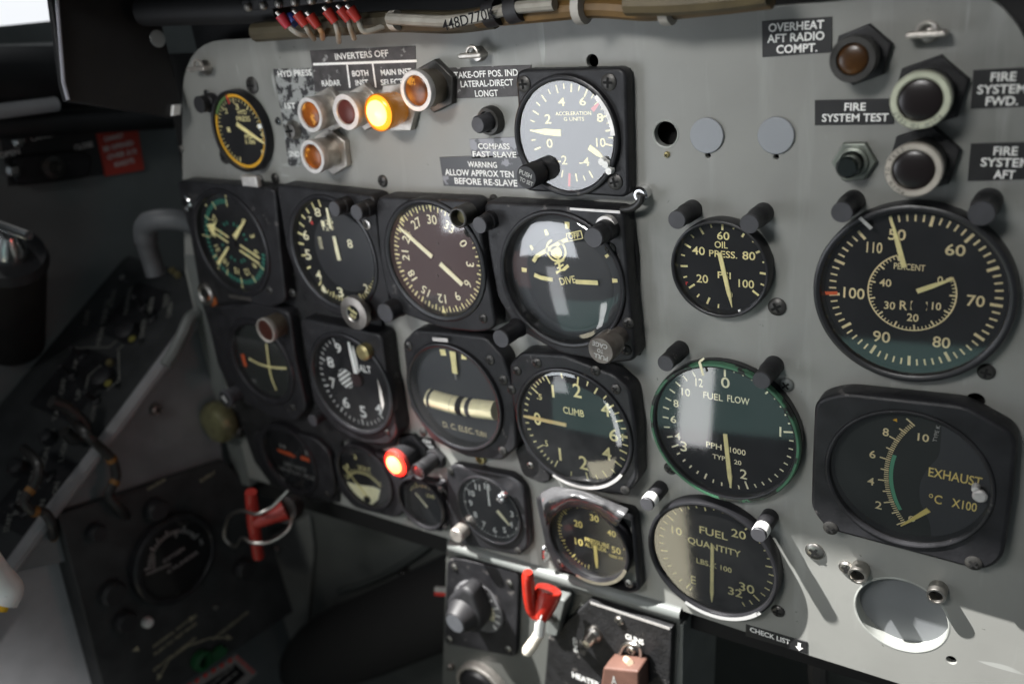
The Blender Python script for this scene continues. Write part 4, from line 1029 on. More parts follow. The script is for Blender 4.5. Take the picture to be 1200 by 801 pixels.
texts(t, [('9', 396.3, 407.8, 6.8, 11), ('8', 387.2, 424.2, 7.3, 11.5), ('7', 390, 448.8, 6, 12), ('6', 405.5, 471.3, 7.5, 12), ('5', 425.5, 482.4, 7, 13), ('4', 443.5, 478.5, 7.5, 11)], 0.1025, WHITE)
texts(t, [('ALT', 427.6, 432, 13.5, 8)], 0.1025, WHITE, 'lettering')
q = pp(405.2, 443.5, .103)
g = M(); g.flat(PL, circ(q, 0.074, 28), 0.1022); hw = g.build('striped_window', WHITE, t, False)
g = M()
for k in range(-2, 3):
    d = Vector((0.84, 0.54)); n = Vector((-d.y, d.x)); m_ = Vector(q)+n*k*0.03; L2 = math.sqrt(max(0.0001, 0.072**2-(k*0.03)**2)); g.bar(PL, m_-d*L2, m_+d*L2, 0.013, 0.013, 0.1035)
g.build('window_stripes', FACE, hw, False)
needle(t, PL, pp(417, 438.5, .122), pp(408, 400.5, .122), 0.034, 0.016, 0.122, WHITE, mid=(0.6, 0.030))
needle(t, PL, pp(418.5, 436, .114), pp(413, 405, .114), 0.034, 0.004, 0.114, WHITE, name='short_pointer', mid=(0.5, 0.034))
g = M(); g.lathe(PL, pp(419, 444, .11), [(0.05, 0.1), (0.05, 0.126), (0, 0.128)], 24); g.build('pointer_hub', mat('dark_red_hub', (0.03, 0.012, 0.013), 0.5), t)
g = M(); q = pp(427, 412, .17); g.lathe(PL, q, [(0.055, 0.14), (0.055, 0.19), (0.04, 0.20), (0, 0.20)], 24); b_ = g.build('clamp_nut', BRASS, t)
g = M(); q = [pp(x, y, .1) for x, y in [(447, 440), (452, 455), (455, 470), (453, 478), (450, 462)]]; g.flat(PL, q, 0.142); g.build('paint_flake', DIMW, t, False)
glasspart(t, PL, c, 0.353, 0.14)

# --- turn and slip
c = (-3.158, -2.332); t = dial('turn_indicator', 'round dial with a cream slip tube reading D.C. ELEC.', c, 'gauge')
flange(t, [(473, 402), (486, 388), (520, 391), (568, 396.5), (588, 418), (601, 461), (603.5, 524), (587, 538), (546, 534), (506, 514), (481, 476)], 0.12, c, 0.352, BLACK, 0.03, 0.015, [(478.5, 405), (574.5, 421.5), (590, 445), (589.5, 528), (496, 506)], 0.032)
bezel(t, PL, c, 0.345, 0.374, 0.08, 0.148, BEZEL, seat=0.065, edge=0.018)
facepart(t, PL, c, 0.356, 0.072, FACEGREY)
g = M(); pts = [Vector(PL.w(*pp(x, y, .078), .078)) for x, y in [(504, 465.5), (522, 470.5), (540, 475), (560, 478), (582, 480.5)]]
tubec = spline(pts, 5)
g.tube(tubec, 0.062, 20); g.build('slip_tube', mat('cream_tube', (0.82, 0.76, 0.50), 0.35, noise=0.12, nscale=8), t)
def tband(a, b, m, name, rr=0.0635):
    g = M(); n0, n1 = int(a*(len(tubec)-1)), max(int(a*(len(tubec)-1))+1, int(b*(len(tubec)-1)))
    p, q = tubec[0].lerp(tubec[-1], 0), None
    k = len(tubec)-1
    def pt(s):
        i = min(k-1, int(s*k)); f = s*k-i; return tubec[i].lerp(tubec[i+1], f)
    g.tube([pt(a+(b-a)*i/4) for i in range(5)], rr, 20, cap=False); g.build(name, m, t)
tband(0.03, 0.075, FACEGREY, 'tube_band'); tband(0.495, 0.585, FACE, 'tube_band'); tband(0.64, 0.70, FACEGREY, 'tube_band'); tband(0.40, 0.405, FACEGREY, 'tube_line')
needle(t, PL, pp(533, 437.5, .1), pp(530, 412, .1), 0.040, 0.046, 0.1, CREAM, mid=(0.5, 0.04))
g = M(); g.bar(PL, pp(533, 437.5, .098), pp(534.5, 444.5, .098), 0.018, 0.018, 0.098); g.build('pointer_stem', STEEL, t, False)
g = M(); g.bar(PL, pp(516, 412.5, .074), pp(522.5, 412.8, .074), 0.042, 0.042, 0.076); g.bar(PL, pp(541, 417.5, .074), pp(547, 420, .074), 0.035, 0.012, 0.076); g.build('index_marks', CREAM, t, False)
texts(t, [('D. C. ELEC.', 537, 501, 35, 6.5, 0), ('TURN', 563.5, 508, 12, 6)], 0.0745, mat('dull_yellow_lettering', (0.66, 0.57, 0.35), 0.6), 'lettering')
glasspart(t, PL, c, 0.348, 0.136, GLASSB)
g = M(); g.bar(PL, pp(507, 397, .15), pp(525, 398.5, .15), 0.022, 0.026, 0.1525, 0.002); g.build('pale_edge', ALU, t, False)  # bezel highlight drawn in as an aluminium-coloured strip
g = M(); q = pp(560, 540, .05); g.ring(PL, q, [(0.035, 0.0), (0.035, 0.03), (0.022, 0.035), (0.018, 0.0)], 24); g.build('ring_tab', BRASS, t)

# --- rate of climb
c = (-2.296, -2.366); t = dial('climb_indicator', 'octagonal-flanged dial reading CLIMB with needle at zero', c, 'gauge')
flange(t, [(598.5, 428), (611, 415), (659, 417.5), (719, 441), (736, 457), (743, 502), (745.5, 560), (733, 578), (697, 575), (655, 560), (618, 530), (601, 470)], 0.13, c, 0.375, BLACK, 0.03, 0.018, [(606, 434), (629.5, 425), (599.5, 456), (722, 455.5), (733, 574), (698, 434)], 0.030)
bezel(t, PL, c, 0.358, 0.385, 0.1, 0.147, BEZEL, seat=0.1, edge=0.016)
facepart(t, PL, c, 0.376, 0.112)
cf = c
tabC = [(-6, -272, .342), (-4, -237.7, .346), (-2, -190.7, .338), (-1, -151.8, .341), (-.5, -126, .338), (0, -89.2, .342), (.5, -52, .342), (1, -27.8, .346), (2, 9.4, .338), (4, 53.1, .337), (6, 86.9, .342)]
L_ = []
for v in [i/10 for i in range(-10, 11)]:
    if abs(v) < 0.05: continue
    a, r = interp(tabC, v); big = abs(abs(v)-1) < .01 or abs(abs(v)-.5) < .01
    L_.append((a, r-0.055 if big else r-0.025, r, 0.008))
for v in [1.5, 2, 2.5, 3, 3.5, 4, 4.5, 5, 5.5, 6]:
    for s in (1, -1):
        a, r = interp(tabC, v*s); L_.append((a, r-0.048 if v == int(v) else r-0.032, r, 0.0105 if v == int(v) else 0.0085))
ticks(t, cf, L_, 0.1145)
texts(t, [('1', 648, 458, 2.6, 14.5, 0, .03), ('2', 676.2, 457.5, 9.5, 16), ('4', 709.5, 479.5, 10.5, 15.5), ('6', 719, 509.5, 10.3, 14.5), ('0', 629.8, 490.5, 8, 14.5), ('2', 683.5, 542, 9.6, 15.5), ('4', 711, 531, 10.5, 15), ('1', 656.3, 532, 2.8, 14.5, 0, .03), ('.5', 632, 464.5, 6, 6.5), ('.5', 639.5, 519, 5, 7)], 0.1145)
texts(t, [('CLIMB', 672, 482.2, 24, 8)], 0.1145, name='lettering')
g = M(); g.bar(PL, pp(729.8, 508, .112), pp(729.8, 516, .112), 0.008, 0.008, 0.1145); g.build('scale_end', CREAM, t, False)
needle(t, PL, pp(663.5, 498, .122), pp(613, 487.3, .122), 0.022, 0.010, 0.122, mat('warm_cream_needle', (0.80, 0.62, 0.28), 0.5), mid=(0.85, 0.020))
glasspart(t, PL, c, 0.362, 0.136, GLASSB, 0.02)
g = M(); g.arc(PL, c, 0.364, 0.383, 0.1485, 125, 205, 30); g.build('pale_rim', ALU, t, False)  # lit strip at the bezel bottom, put in as a pale arc
g = M(); g.plate(PL, rnd(ppoly([(604, 527), (615, 520), (645, 562), (635, 566), (613, 556)], .05), .03), 0.001, 0.05, (), .012); tb = g.build('bracket_tab', CRACKLE, t)
screw(t, PL, pp(621.8, 545, .05), 0.024, .048, .06, STEEL)

# --- clock
c = (-3.049, -3.18); t = dial('cockpit_clock', 'small square clock with white numerals on black', c, 'clock')
flange(t, [(523.5, 553), (531, 545.5), (600, 559), (613, 574), (618.5, 640), (607, 650), (541, 637), (527.5, 622)], 0.07, c, 0.245, BLACK, 0.06, 0.02, [(528, 551.5), (607.5, 645)], 0.028)
bezel(t, PL, c, 0.240, 0.262, 0.04, 0.085, BEZEL, seat=0.035, edge=0.02)
facepart(t, PL, c, 0.25, 0.045)
c2 = c
L_ = [(k*6-2, 0.208 if k % 5 == 0 else 0.216, 0.230, 0.008 if k % 5 == 0 else 0.004) for k in range(60)]
ticks(t, c2, L_, 0.0475, WHITE)
radial_n = []
g = M()
for k in range(1, 13):
    if k in (1, 2): continue
    q = polar(c2, k*30-2, 0.170); g.textw(PL, str(k), q[0], q[1], 0, 0.046, 0.0475, 0.02)
g.build('numerals', WHITE, t, False)
needle(t, PL, pp(573.5, 592.5, .056), pp(571, 569, .056), 0.014, 0.010, 0.056, WHITE, 'minute_hand')
needle(t, PL, pp(582.5, 598, .06), pp(597, 615.5, .06), 0.026, 0.010, 0.06, PALE, 'hour_hand', mid=(0.4, 0.024))
g = M(); q = pp(587, 583.5, .12); g.lathe(PL, q, [(0.035, 0.09), (0.033, 0.13), (0.024, 0.135), (0.022, 0.11), (0, 0.11)], 20); g.tube([PL.w(q[0], q[1], .1), PL.w(q[0]+.06, q[1]+.05, .105)], .018, 10); g.build('set_button', CHROME, t)
glasspart(t, PL, c, 0.242, 0.078)
k = pp(534, 628, 0.17)
g = M(); g.lathe(PL, k, [(0.045, 0.02), (0.045, 0.06), (0.055, 0.065), (0.055, 0.16), (0.048, 0.17), (0, 0.17)], 28); g.build('winding_knob', NICKEL, t)

# --- cabin altitude
c = (-2.286, -3.184); t = dial('cabin_altimeter', 'small dial numbered 10 to 50 reading PRESSURE ALTITUDE under black tape', c, 'gauge')
flange(t, [(628, 582), (740, 601), (748, 691), (737, 694), (653, 669), (640, 642)], 0.085, c, 0.268, BLACK, 0.05, 0.02, [(657, 659), (737, 683)], 0.028, sm=STEEL)
bezel(t, PL, c, 0.262, 0.288, 0.04, 0.11, BEZEL, seat=0.035, edge=0.018)
facepart(t, PL, c, 0.274, 0.035)
L_ = [(-169 + k*5.8, 0.215 if k % 5 == 0 else 0.228, 0.25, 0.007 if k % 5 == 0 else 0.005) for k in range(46)]
ticks(t, c, L_, 0.0375, YL)
texts(t, [('10', 678.3, 634.5, 9, 7.5), ('20', 677.5, 613.5, 9.5, 7.5), ('30', 696.5, 606.8, 10, 7.5), ('40', 716.5, 624.5, 10, 7), ('50', 722, 644.5, 10.5, 7.5)], 0.0375, YL)
texts(t, [('PRESSURE', 699.5, 635.5, 28, 5), ('ALTITUDE', 698, 640.8, 24, 4.6), ('1000 FT', 722, 652.5, 16, 3.6)], 0.0375, YL, 'lettering')
needle(t, PL, pp(697, 639, .048), pp(699.5, 665, .048), 0.024, 0.012, 0.048, YL, mid=(0.7, 0.022))
glasspart(t, PL, c, 0.265, 0.085, GLASSL)
g = M(); g.arc(PL, c, 0.264, 0.286, 0.1115, 110, 200, 30); g.build('pale_rim', STEEL, t, False)  # steel-coloured arc on the lower right of the rim
# crumpled tape hood
t = thing('tape_strip', 'crumpled glossy black tape draped over the small altitude dial', 'tape', PL.w(*pp(690, 585), 0.1))
top = [(632, 577), (650, 569), (672, 572), (696, 578), (716, 586), (738, 595)]
bot = [(640, 619), (652, 603), (670, 595), (690, 598), (707, 607), (722, 618)]
g = M(); vs = []; NN = 26
ts = spline([Vector((x, y, 0)) for x, y in top], 6); bs = spline([Vector((x, y, 0)) for x, y in bot], 6)
rows = 9
for i in range(len(ts)):
    for j in range(rows):
        s = j/(rows-1); q = ts[i].lerp(bs[i], s)
        h = 0.13 + 0.11*sin(pi*min(1, s*0.9+0.1)) + random.uniform(-.004, .004) + 0.007*sin(i*.6+j*.5)
        vs.append(at(q.x, q.y, h))
k = len(ts)
g.add(vs, [(i*rows+j, i*rows+j+1, (i+1)*rows+j+1, (i+1)*rows+j) for i in range(k-1) for j in range(rows-1)])
o = g.build('strip', TAPE, t); sd = o.modifiers.new('solid', 'SOLIDIFY'); sd.thickness = 0.008; ss = o.modifiers.new('sub', 'SUBSURF'); ss.levels = ss.render_levels = 1
g = M(); q = pp(640, 646, .03); g.tube(spline([PL.w(q[0], q[1]+.05, .005), PL.w(q[0]+.005, q[1]+.045, .05), PL.w(q[0]-.005, q[1], .055), PL.w(q[0]-.005, q[1]-.05, .05), PL.w(q[0]-.005, q[1]-.055, .005)], 5), 0.014, 10)
tag(g.build('steel_clip', CHROME), 'small bright wire clip left of the small altitude dial', 'clip')

# --- voltmeter, loadmeter, distance dial
c = (-4.19, -3.22); t = dial('voltmeter', 'small meter with a cream sector and scale reading VOLT', c, 'meter')
flange(t, [(391, 536), (425, 528), (455, 536), (470, 560), (472, 600), (463, 606), (415, 594), (398, 575)], 0.07, c, 0.26, BLACK, 0.05, 0.015, [], 0.02)
bezel(t, PL, c, 0.25, 0.28, 0.05, 0.092, BEZEL, seat=0.05)
facepart(t, PL, c, 0.262, 0.06)
vc = pp(431, 582, .06)
g = M(); g.flat(PL, ppoly([(406, 564), (409, 575), (416, 585), (425, 591), (435, 592), (443, 585), (446, 573), (437, 570), (422, 568)], .063), 0.0625); g.build('cream_sector', PALE, t, False)
g = M(); g.arc(PL, vc, 0.205, 0.212, 0.063, -58, 50, 30)
for k in range(22): g.tick(PL, vc, -56+k*5, 0.205, 0.235 if k % 5 else 0.25, 0.006, 0.063)
g.build('tick_marks', CREAM, t, False)
texts(t, [('VOLT', 426.5, 548.5, 14, 4.5), ('1', 407, 546, 2, 5), ('3', 416, 535, 3, 5)], 0.063, CREAM, 'lettering')
needle(t, PL, pp(430, 582, .07), pp(402, 546, .07), 0.007, 0.010, 0.07, CREAM)
g = M(); g.lathe(PL, pp(430, 585, .07), [(0.03, 0.06), (0.03, 0.075), (0, 0.076)], 20); g.build('pointer_hub', FACE, t)
glasspart(t, PL, c, 0.253, 0.082)
c = (-3.66, -3.30); t = dial('loadmeter', 'small dark meter reading LOAD left of the clock', c, 'meter')
flange(t, [(474, 570), (486, 564), (514, 566), (523, 574), (525, 612), (518, 622), (484, 610), (476, 598)], 0.07, c, 0.20, BLACK, 0.04, 0.015, [(480, 606.5), (517, 573), (522, 617)], 0.024)
bezel(t, PL, c, 0.19, 0.215, 0.03, 0.09, BEZEL, seat=0.025)
facepart(t, PL, c, 0.205, 0.025)
g = M(); lc = pp(501, 595, .03)
for k in range(12): g.tick(PL, lc, -50+k*9, 0.17, 0.19 if k % 3 else 0.205, 0.006, 0.0278)
g.build('tick_marks', CREAM, t, False)
texts(t, [('LOAD', 504.5, 581, 9, 4)], 0.0278, CREAM, 'lettering')
needle(t, PL, pp(500.5, 594, .036), pp(486.5, 577.5, .036), 0.014, 0.010, 0.036, PALE)
glasspart(t, PL, c, 0.193, 0.07)
c = (-5.02, -3.27); t = dial('distance_indicator', 'dark dial reading DISTANCE NAUTICAL MILES with two orange shutters', c, 'gauge')
flange(t, [(296, 508), (320, 502), (368, 514), (385, 530), (392, 570), (388, 584), (362, 583), (322, 566), (302, 540)], 0.08, c, 0.30, BLACK, 0.06, 0.015, [(383, 578)], 0.024)
bezel(t, PL, c, 0.285, 0.32, 0.03, 0.10, BEZEL, seat=0.035)
facepart(t, PL, c, 0.30, 0.035)
g = M(); g.flat(PL, ppoly([(324, 525.5), (340, 530), (348, 536), (341, 535), (326, 529)], .04), 0.0375); g.flat(PL, ppoly([(352, 534), (362, 537), (363, 541.5), (352, 538)], .04), 0.0375); g.build('shutter', ORANGE, t, False)
texts(t, [('DISTANCE', 346, 546.5, 24, 4.5), ('NAUTICAL MILES', 348, 554, 39, 4.5), ('II', 331, 522.5, 6, 4), ('I', 359, 530.5, 2, 5)], 0.0375, DIMW, 'lettering')
glasspart(t, PL, c, 0.288, 0.075)

# ------------------------------------------------------------------ centre pedestal
ped = thing('centre_pedestal', 'grey pedestal under the panel holding the knob and switches', 'pedestal', PL.w(*pp(560, 700)))
po = ppoly([(524, 629.5), (660, 673), (797, 720), (789, 830), (786, 900), (516, 900), (519, 790)], -0.012)
M().plate(PL, po, -0.05, -0.012, (), 0.006).build('pedestal_sheet', mat('pedestal_grey_paint', (0.10, 0.104, 0.097), 0.42, noise=0.1, nscale=3, bump=0.04, dirt_or_glint=(0.06, 0.06, 0.055), dscale=8, damt=0.68), ped)
g = M(); a, b = pp(526, 641, .03), pp(797, 722, .03)
g.tube([PL.w(a[0], a[1], .0), PL.w((a[0]+b[0])/2, (a[1]+b[1])/2, .0), PL.w(b[0], b[1], .0)], 0.045, 16); g.build('rolled_edge', FRAME, ped)
g = M(); g.lathe(Plane(PL.w(b[0], b[1], 0), Vector((0, 0, 1)), Vector((0, 1, 0)), Vector((1, 0, 0))), (0, 0), [(0.036, 0.001), (0.036, 0.003), (0, 0.003)], 20); g.build('end_hole', HOLE, ped)
g = M(); pr = ppoly([(789, 728), (800, 733), (797, 900), (786, 900)], -0.02); g.plate(PL, pr, -0.6, -0.02, (), 0.006); g.build('side_flange', FRAME, ped)

# rotary selector
c = pp(560, 711, .05)
t = thing('rotary_selector', 'square plate with pale numbered ring and a large black pointer knob', 'selector', PL.w(*c))
q = ppoly([(524.5, 656), (538, 655), (607.5, 671), (604, 769), (521, 753)], .03)
M().plate(PL, rnd(q, .06), -0.011, .03, (), .008).build('mounting_plate', BLACK, t)
g = M(); g.lathe(PL, c, [(0.215, .03), (0.215, .05), (0.205, .058), (0, .058)], 64); g.build('dial_ring', mat('grey_dial_ring', (0.13, 0.13, 0.135), 0.5, noise=0.2, nscale=10), t)
g = M(); L_ = [(a, .165, .205, .012) for a in range(-150, 140, 20)]
for x in L_: g.tick(PL, c, *x[:3], x[3], .0605)
g.build('tick_marks', WHITE, t, False)
radial(t, c, [('80', -75), ('65', -40), ('30', -15), ('15', 18), ('5', 45), ('25', 80), ('20', 105)], .132, .05, .0605, PALE, bold=.03)
kb = Vector(pp(533, 730, .30))
g = M(); d = (Vector(pp(548, 684, .2)) - kb).normalized(); n = Vector((-d.y, d.x))
wedge = [kb+n*.145, kb+n*.12+d*.08, kb+n*.03+d*.235, kb-n*.03+d*.235, kb-n*.12+d*.08, kb-n*.145, kb-n*.11-d*.11, kb-d*.14, kb+n*.11-d*.11]
g.plate(PL, rnd([tuple(x) for x in wedge], .04), .06, .20, (), .03)
g.lathe(PL, tuple(kb), [(.15, .06), (.148, .14), (.125, .21), (.090, .285), (.082, .30), (0, .30)], 40)
kn = g.build('pointer_knob', RUBBER, t)
g = M(); g.lathe(PL, tuple(kb), [(.072, .2995), (.072, .3025), (0, .3025)], 32); g.build('knob_cap', mat('grey_knob_cap', (.10, .105, .115), .35, noise=.15), kn)
for x, y in [(532.5, 664), (597, 683), (527, 748), (596, 760)]: screw(t, PL, pp(x, y, .03), .028, .028, .042, STEEL)
# lower round fitting
c = pp(566, 806, .02)
t = thing('round_fitting', 'dark round fitting with worn metal rim under the pointer knob', 'fitting', PL.w(*c))
g = M(); g.ring(PL, c, [(0.235, -.011), (.235, .05), (.225, .06), (.205, .06), (.2, .04), (.2, -.011)], 56); g.build('rim', NICKEL, t)
g = M(); g.lathe(PL, c, [(.2, .02), (.17, .08), (0, .09)], 40); g.build('cap', BLACK, t)
screw(t, PL, pp(527, 782, .02), .03, -.011, .03, STEEL)

# gun switch panel
gp = [(690.5, 705), (786, 736), (781, 880), (632, 880), (643, 748)]
t = thing('gun_panel', 'black switch panel lettered GUNS with a highlight along its top edge', 'panel', PL.w(*pp(710, 760)))
gpl = ppoly(gp, .05)
M().plate(PL, gpl, -0.011, .05, (), .010).build('panel_plate', CRACKLE, t)
g = M(); g.bar(PL, pp(692, 705.5, .05), pp(785, 736, .05), .016, .02, .053, .002); g.build('pale_edge', ALU, t, False)  # highlight of the lit top edge, laid on as a pale strip
for x, y in [(726, 726), (740, 761)]: screw(t, PL, pp(x, y, .05), .032, .048, .068, STEEL)
texts(t, [('GUNS', 743.5, 748.5, 21, 6.5), ('HEATER', 686.5, 796, 31, 6.5)], .0525, WHITE, 'lettering', .03)
g = M(); a, b = pp(674.5, 755, .05); g.textw(PL, 'GUNS', a, b, .125, .032, .0525, .03, 90); g.build('side_lettering', WHITE, t, False)
q = pp(692, 747, .10); g = M(); g.lathe(PL, q, [(.062, .05), (.06, .075), (.042, .09), (.036, .15), (.028, .165), (0, .168)], 32); g.build('toggle_switch', STEEL, t)
g = M(); hh = [pp(x, y, .2) for x, y in [(708, 783), (747, 787), (748, 818), (703, 818)]]
g.plate(PL, rnd(hh, .012), .055, .2, (), .012); gd = g.build('switch_guard', GUARD, t)
ga, gb = Vector(hh[0]), Vector(hh[1])
def gtop(s_, h): q = ga.lerp(gb, s_); return PL.w(q.x, q.y+.004, h)
g = M(); g.add([gtop(.22, .17), gtop(.80, .17), gtop(.80, .09), gtop(.22, .09)], [(0, 1, 2, 3)]); g.build('guard_slot', HOLE, gd, False)
g = M(); g.tube([gtop(.45, .10), gtop(.68, .15)+Vector((0, 0, .02))], .022, 12); g.build('toggle_tip', IVORY, gd)
g = M(); g.text(PL, 'A', 719.5, 796.5, 6, 10, .2035, .02); g.build('guard_lettering', DIMW, gd, False)
g = M(); a_, b_ = pp(728, 766, .1), pp(752, 772, .1)
g.tube(spline([PL.w(*pp(726, 766, .06), .06), PL.w(*pp(733, 754, .09), .09), PL.w(*pp(749, 757, .09), .09), PL.w(*pp(751, 771, .06), .06)], 6), .012, 8); g.build('guard_wire', STEEL, t)

# red hooked handle with its white lever
t = thing('jettison_handle', 'glossy red hooked handle on a white lever beside the gun panel', 'handle', PL.w(*pp(640, 720)))
def W(x, y, h): return PL.w(*pp(x, y, h), h)
g = M(); g.tube(spline([W(618.5, 670, .34), W(619.5, 690, .34), W(623, 712, .33), W(630, 722, .32)], 6), [.030, .038]+[.040]*12+[.038]*4+[.03], 16)
hb0 = W(634, 720, .30); hax = Vector((.16, .42, .85)).normalized()
g.tube([hb0 - hax*.03, hb0, hb0 + hax*.07, hb0 + hax*.15, hb0 + hax*.175, hb0 + hax*.18], [.045, .062, .078, .088, .086, .078], 28)
g.build('grip', RED, t)
g = M()
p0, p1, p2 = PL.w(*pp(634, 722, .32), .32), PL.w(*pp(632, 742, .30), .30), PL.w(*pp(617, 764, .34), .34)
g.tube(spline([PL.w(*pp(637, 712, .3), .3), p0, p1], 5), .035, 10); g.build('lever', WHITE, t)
g = M(); g.tube(spline([p1, PL.w(*pp(625, 753, .32), .32), p2], 5), [.036]*5+[.04]*5+[.032], 12); g.build('lever_tip', mat('pale_ivory', (.74, .68, .58), .4), t)
g = M(); g.plate(PL, rnd(ppoly([(645, 700), (662, 704), (652, 745), (640, 742)], .1), .02), -.011, .10, (), .01); g.build('lever_bracket', FRAME, t)
g = M(); g.tube(spline([PL.w(*pp(640, 716, .28), .28), PL.w(*pp(644, 722, .18), .18), PL.w(*pp(648, 724, .05), .05)], 5), .03, 10); g.build('lever_arm', STEEL, t)
# ------------------------------------------------------------------ glareshield and wiring above the panel
t = thing('glareshield', 'black glareshield overhanging the top of the panel', 'glareshield', Vector((-2.5, -0.5, 0)))
g = M(); z0, z1 = 0.36, 0.46
ho = [(-6.3, 0.3), (-6.3, -1.12), (2.2, -1.16), (2.2, 0.3)]  # hood out of view, carried far left to block light from the dials
g.hexa([(x, y, z0) for x, y in ho], [(x, y, z1) for x, y in ho]); g.build('hood', SHIELD, t, True, 0.01)
g = M(); g.hexa([(-5.3, .18, -.9), (1.5, .18, -.9), (1.5, .26, -.9), (-5.3, .26, -.9)], [(-5.3, .18, .355), (1.5, .18, .355), (1.5, .26, .355), (-5.3, .26, .355)]); g.build('rear_bulkhead', SHIELD, t)
SK = Plane(Vector((-5.29, 0, 0)), Vector((0, 1, 0)), Vector((0, 0, 1)), Vector((1, 0, 0)))
sk = [SK.p(x, y) for x, y in [(214, 128), (203, 137), (150, 129), (79, 118), (74, 100)]]
sk = [(sk[0][0], .355)] + sk + [(SK.p(66, 0)[0], .355)]
g = M(); g.plate(SK, sk, -.05, 0, (), .012); g.build('side_skirt', SHIELD, t)
g = M(); g.tube([SK.w(*SK.p(66, -10, .01), .01), SK.w(*SK.p(74.5, 97, .01), .01), SK.w(*SK.p(80, 117, .01), .01)], .012, 8); g.build('bright_edge', mat('lavender_grey_edge', (.42, .42, .47), .4), t)
q = SK.p(184.5, 45.5); g = M(); g.plate(SK, circ(q, .055, 28), .0005, .006); g.build('light_hole', mat('pale_hole', (.40, .43, .43), .6), t)
g = M(); g.plate(SK, [SK.p(x, y) for x, y in [(201, 124), (209, 123), (208, 134), (200, 135)]], .001, .03, (), .005); g.build('white_tab', WHITE, t)
g = M(); g.tube([SK.w(*SK.p(168, 14, .1), .1), at(330, 8, .02)], .09, 14); g.build('tube_stub', SHIELD, t)
g = M(); p = SK.p(172, 12, .13); g.tube([SK.w(p[0]-.03, p[1], .16), SK.w(p[0]+.05, p[1]+.01, .16)], .025, 10); g.build('tube_clip', STEEL, t)
def wire(name, label, px, r, h, m, cat='wire', group=None, n=6):
    pts = [at(x, y, hh) for (x, y), hh in zip(px, h if isinstance(h, list) else [h]*len(px))]
    g = M(); g.tube(spline(pts, n), r, 10)
    return tag(g.build(name, m), label, cat, group)
hb_ = [.12]*8
wire('wire_bundle', 'tan sleeved wire bundle running along the panel top', [(560, 22), (640, 14), (700, 9), (760, 12), (830, 6), (905, -3)], .044, .2, WIRET, 'wire bundle')
wire('wire_bundle', 'olive brown wire bundle behind the red terminals', [(300, 38), (360, 33), (420, 28), (470, 25), (530, 26), (580, 20)], .055, .16, mat('olive_sleeve', (.06, .05, .03), .5, noise=.3), 'wire bundle')
wire('wire_bundle', 'pale wire bundle lettered near its middle', [(455, 22), (490, 24), (525, 25), (560, 20), (600, 10), (650, 5)], 0.028, .27, WIREW, 'wire bundle')
wire('wire_bundle', 'dark brown wire bundle at the upper right of the wiring', [(735, 4), (790, 3), (850, -2), (900, -9)], .05, .3, mat('brown_sleeve', (.10, .075, .035), .5, noise=.3), 'wire bundle')
for i, (x0, y0, x1, y1, x2, y2, hh) in enumerate([(337, 30, 350, 40, 364, 41, .3), (357, 28, 362, 38, 368, 46, .3), (372, 30, 377, 38, 378, 45, .28), (392, 24, 396, 38, 397, 49, .3), (408, 22, 411, 34, 415, 45, .3), (419, 22, 427, 37, 450, 31, .3)]):
    lab = ['leftmost white lead hanging from a red terminal', 'second white lead from the left under a red terminal', 'copper coloured lead under a red terminal', 'long white lead hanging lowest in front of the panel edge', 'white lead under the twin red terminals', 'rightmost white lead curving into the bundle'][i]
    t = thing('terminal_lead', lab, 'lead', at(x0, y0, hh), 'leads with red terminals over the panel')
    g = M(); g.tube(spline([at(x0, y0, hh), at(x1, y1, hh-.02), at(x2, y2, hh-.1)], 6), .015, 10); g.build('wire', mat('copper_sleeve', (.36, .22, .12), .5) if i == 2 else WIREW, t)
    g = M(); g.tube([at(x0-9, y0-12, hh+.02), at(x0+1, y0+2, hh)], [.030, .024], 12); g.build('terminal', REDDARK if i else mat('crimson_sleeve', (.34, .02, .035), .45), t)
    g = M(); g.tube([at(x0-13, y0-16, hh+.03), at(x0-8, y0-11, hh+.02)], .012, 10); g.build('lug', STEEL, t)
wire('sleeved_wire', 'short blue sleeve between red terminals', [(338, 20), (345, 28)], .034, .26, BLUE, 'sleeve')
for i, (x, y, lab) in enumerate([(463, 24, 'leftmost pale cable tie on the wire bundles'), (682, 8, 'pale cable tie round the tan bundle at its middle'), (783, 8, 'pale cable tie at the right of the tan bundle')]):
    p = at(x, y, .22); a = at(x+30, y-2, .22); d = (a-p).normalized()
    g = M(); g.tube([p-d*.02, p+d*.02], .075 if i else .05, 16); tag(g.build('cable_tie', mat('pale_tie', (.4, .38, .34), .5) if i == 0 else bpy.data.materials['pale_tie']), lab, 'cable tie', 'cable ties on the wire bundles')
for i, (x, y, lab) in enumerate([(578, 16, 'left of two black clips on the pale bundle'), (604, 11, 'right of two black clips on the pale bundle')]):
    p = at(x, y, .24); a = at(x+30, y-8, .24); d = (a-p).normalized()
    g = M(); g.tube([p-d*.035, p+d*.035], .06, 16); tag(g.build('cable_clip', RUBBER), lab, 'clip', 'black clips on the pale bundle')
